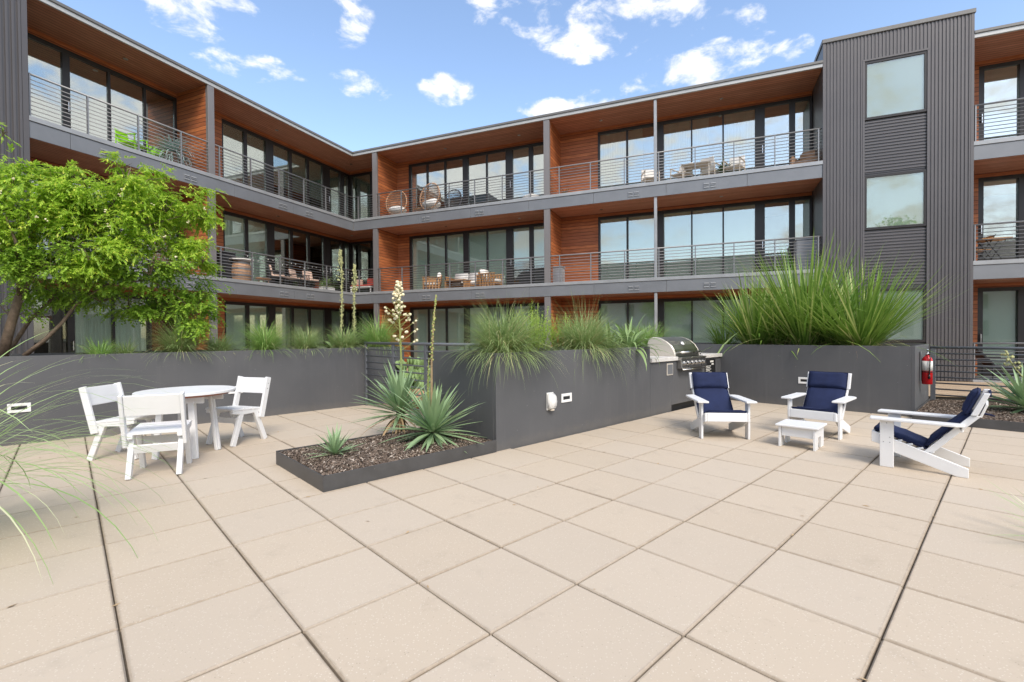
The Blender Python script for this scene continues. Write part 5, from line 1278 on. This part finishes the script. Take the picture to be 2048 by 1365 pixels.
MB().beam((0, -.1, .34), (0, .75, .34), .56, .05).build('seat', 'black_paint', lg, .01); MB().beam((0, -.1, .33), (0, -.62, .98), .56, .05).build('backrest', 'black_paint', lg, .01)
for sx in (-1, 1):
    for y in (-.15, .65): MB().tube([(sx*.26, y, .34), (sx*.28, y*1.1, 0)], .016, 6).build('leg', 'black', lg, 0, True)
    MB().beam((sx*.31, -.35, .56), (sx*.31, .25, .56), .05, .03).build('armrest', 'black', lg, .006)


# ================================================================== ACROSS THE COURT, BEHIND THE VIEWER (seen only in the window reflections)
simple('mauve_stucco', (.46, .38, .37), .85, var=.05, nscale=.5); simple('dark_roof', (.10, .09, .09), .8, var=.15)
ob = root('stucco_building', 'mauve stucco house across the court, mirrored in the windows', 'building', B2(-12, -44), BROT)
MB().box(0, 62, -12, 0, -.6, 8.6).build('wall', 'mauve_stucco', ob); MB().prism([(-.6, 8.62), (-6, 11.4), (-12.6, 8.62)], -.6, 62.6, 0).build('roof', 'dark_roof', ob)
wp_ = MB().box(-.55, .55, 0, .05, 0, 1.5).mesh('window'); wp_.materials.append(MATS['bronze_frame'])
for k in range(17):
    for fl_ in range(3): o = obj('window', wp_, None, ob); o.location = (2.5+k*3.55, .002, .9+fl_*2.75)
def far_tree(label, loc, h, rad, seed):
    r = plant('tree', label, 'tree', loc); g = np.random.RandomState(seed)
    MB().tube([(0, 0, 0), (.1, 0, h*.3), (0, .1, h*.6)], [.28, .22, .10], 9).build('trunk', 'bark', r, 0, True)
    n = 7000; u = g.normal(0, 1, (n, 3)); u /= np.linalg.norm(u, axis=1)[:, None]; c = g.normal(0, 1, (24, 3)); c /= np.linalg.norm(c, axis=1)[:, None]; k = g.randint(0, 24, n)
    C = np.array([0, 0, h*.66]) + c[k]*np.array([rad*.7, rad*.7, h*.24]) + u*rad*.34*g.uniform(.4, 1, n)[:, None]
    A = g.uniform(0, 6.28, n); E = g.normal(0, .6, n); L = g.uniform(.14, .26, n)
    d = np.stack([np.cos(A)*np.cos(E), np.sin(A)*np.cos(E), np.sin(E)], 1)*L[:, None]; s_ = np.stack([-np.sin(A), np.cos(A), g.normal(0, .3, n)], 1)*(L*.4)[:, None]
    V = np.stack([C, C+d*.5+s_, C+d, C+d*.5-s_], 1).reshape(-1, 3); obj('crown', np_mesh('crown', V, np.arange(len(V)).reshape(-1, 4)), 'leaf_shade', r)
far_tree('broad green tree mirrored in the window right of the tower', B2(26.5, -27, -.6), 10.5, 3.6, 3)
far_tree('green tree mirrored low in the middle tower window', B2(21, -33, -.6), 9.0, 3.2, 4)
far_tree('green tree across the court, mirrored in the ground floor windows', B2(10, -36, -.6), 7.5, 3.0, 5)
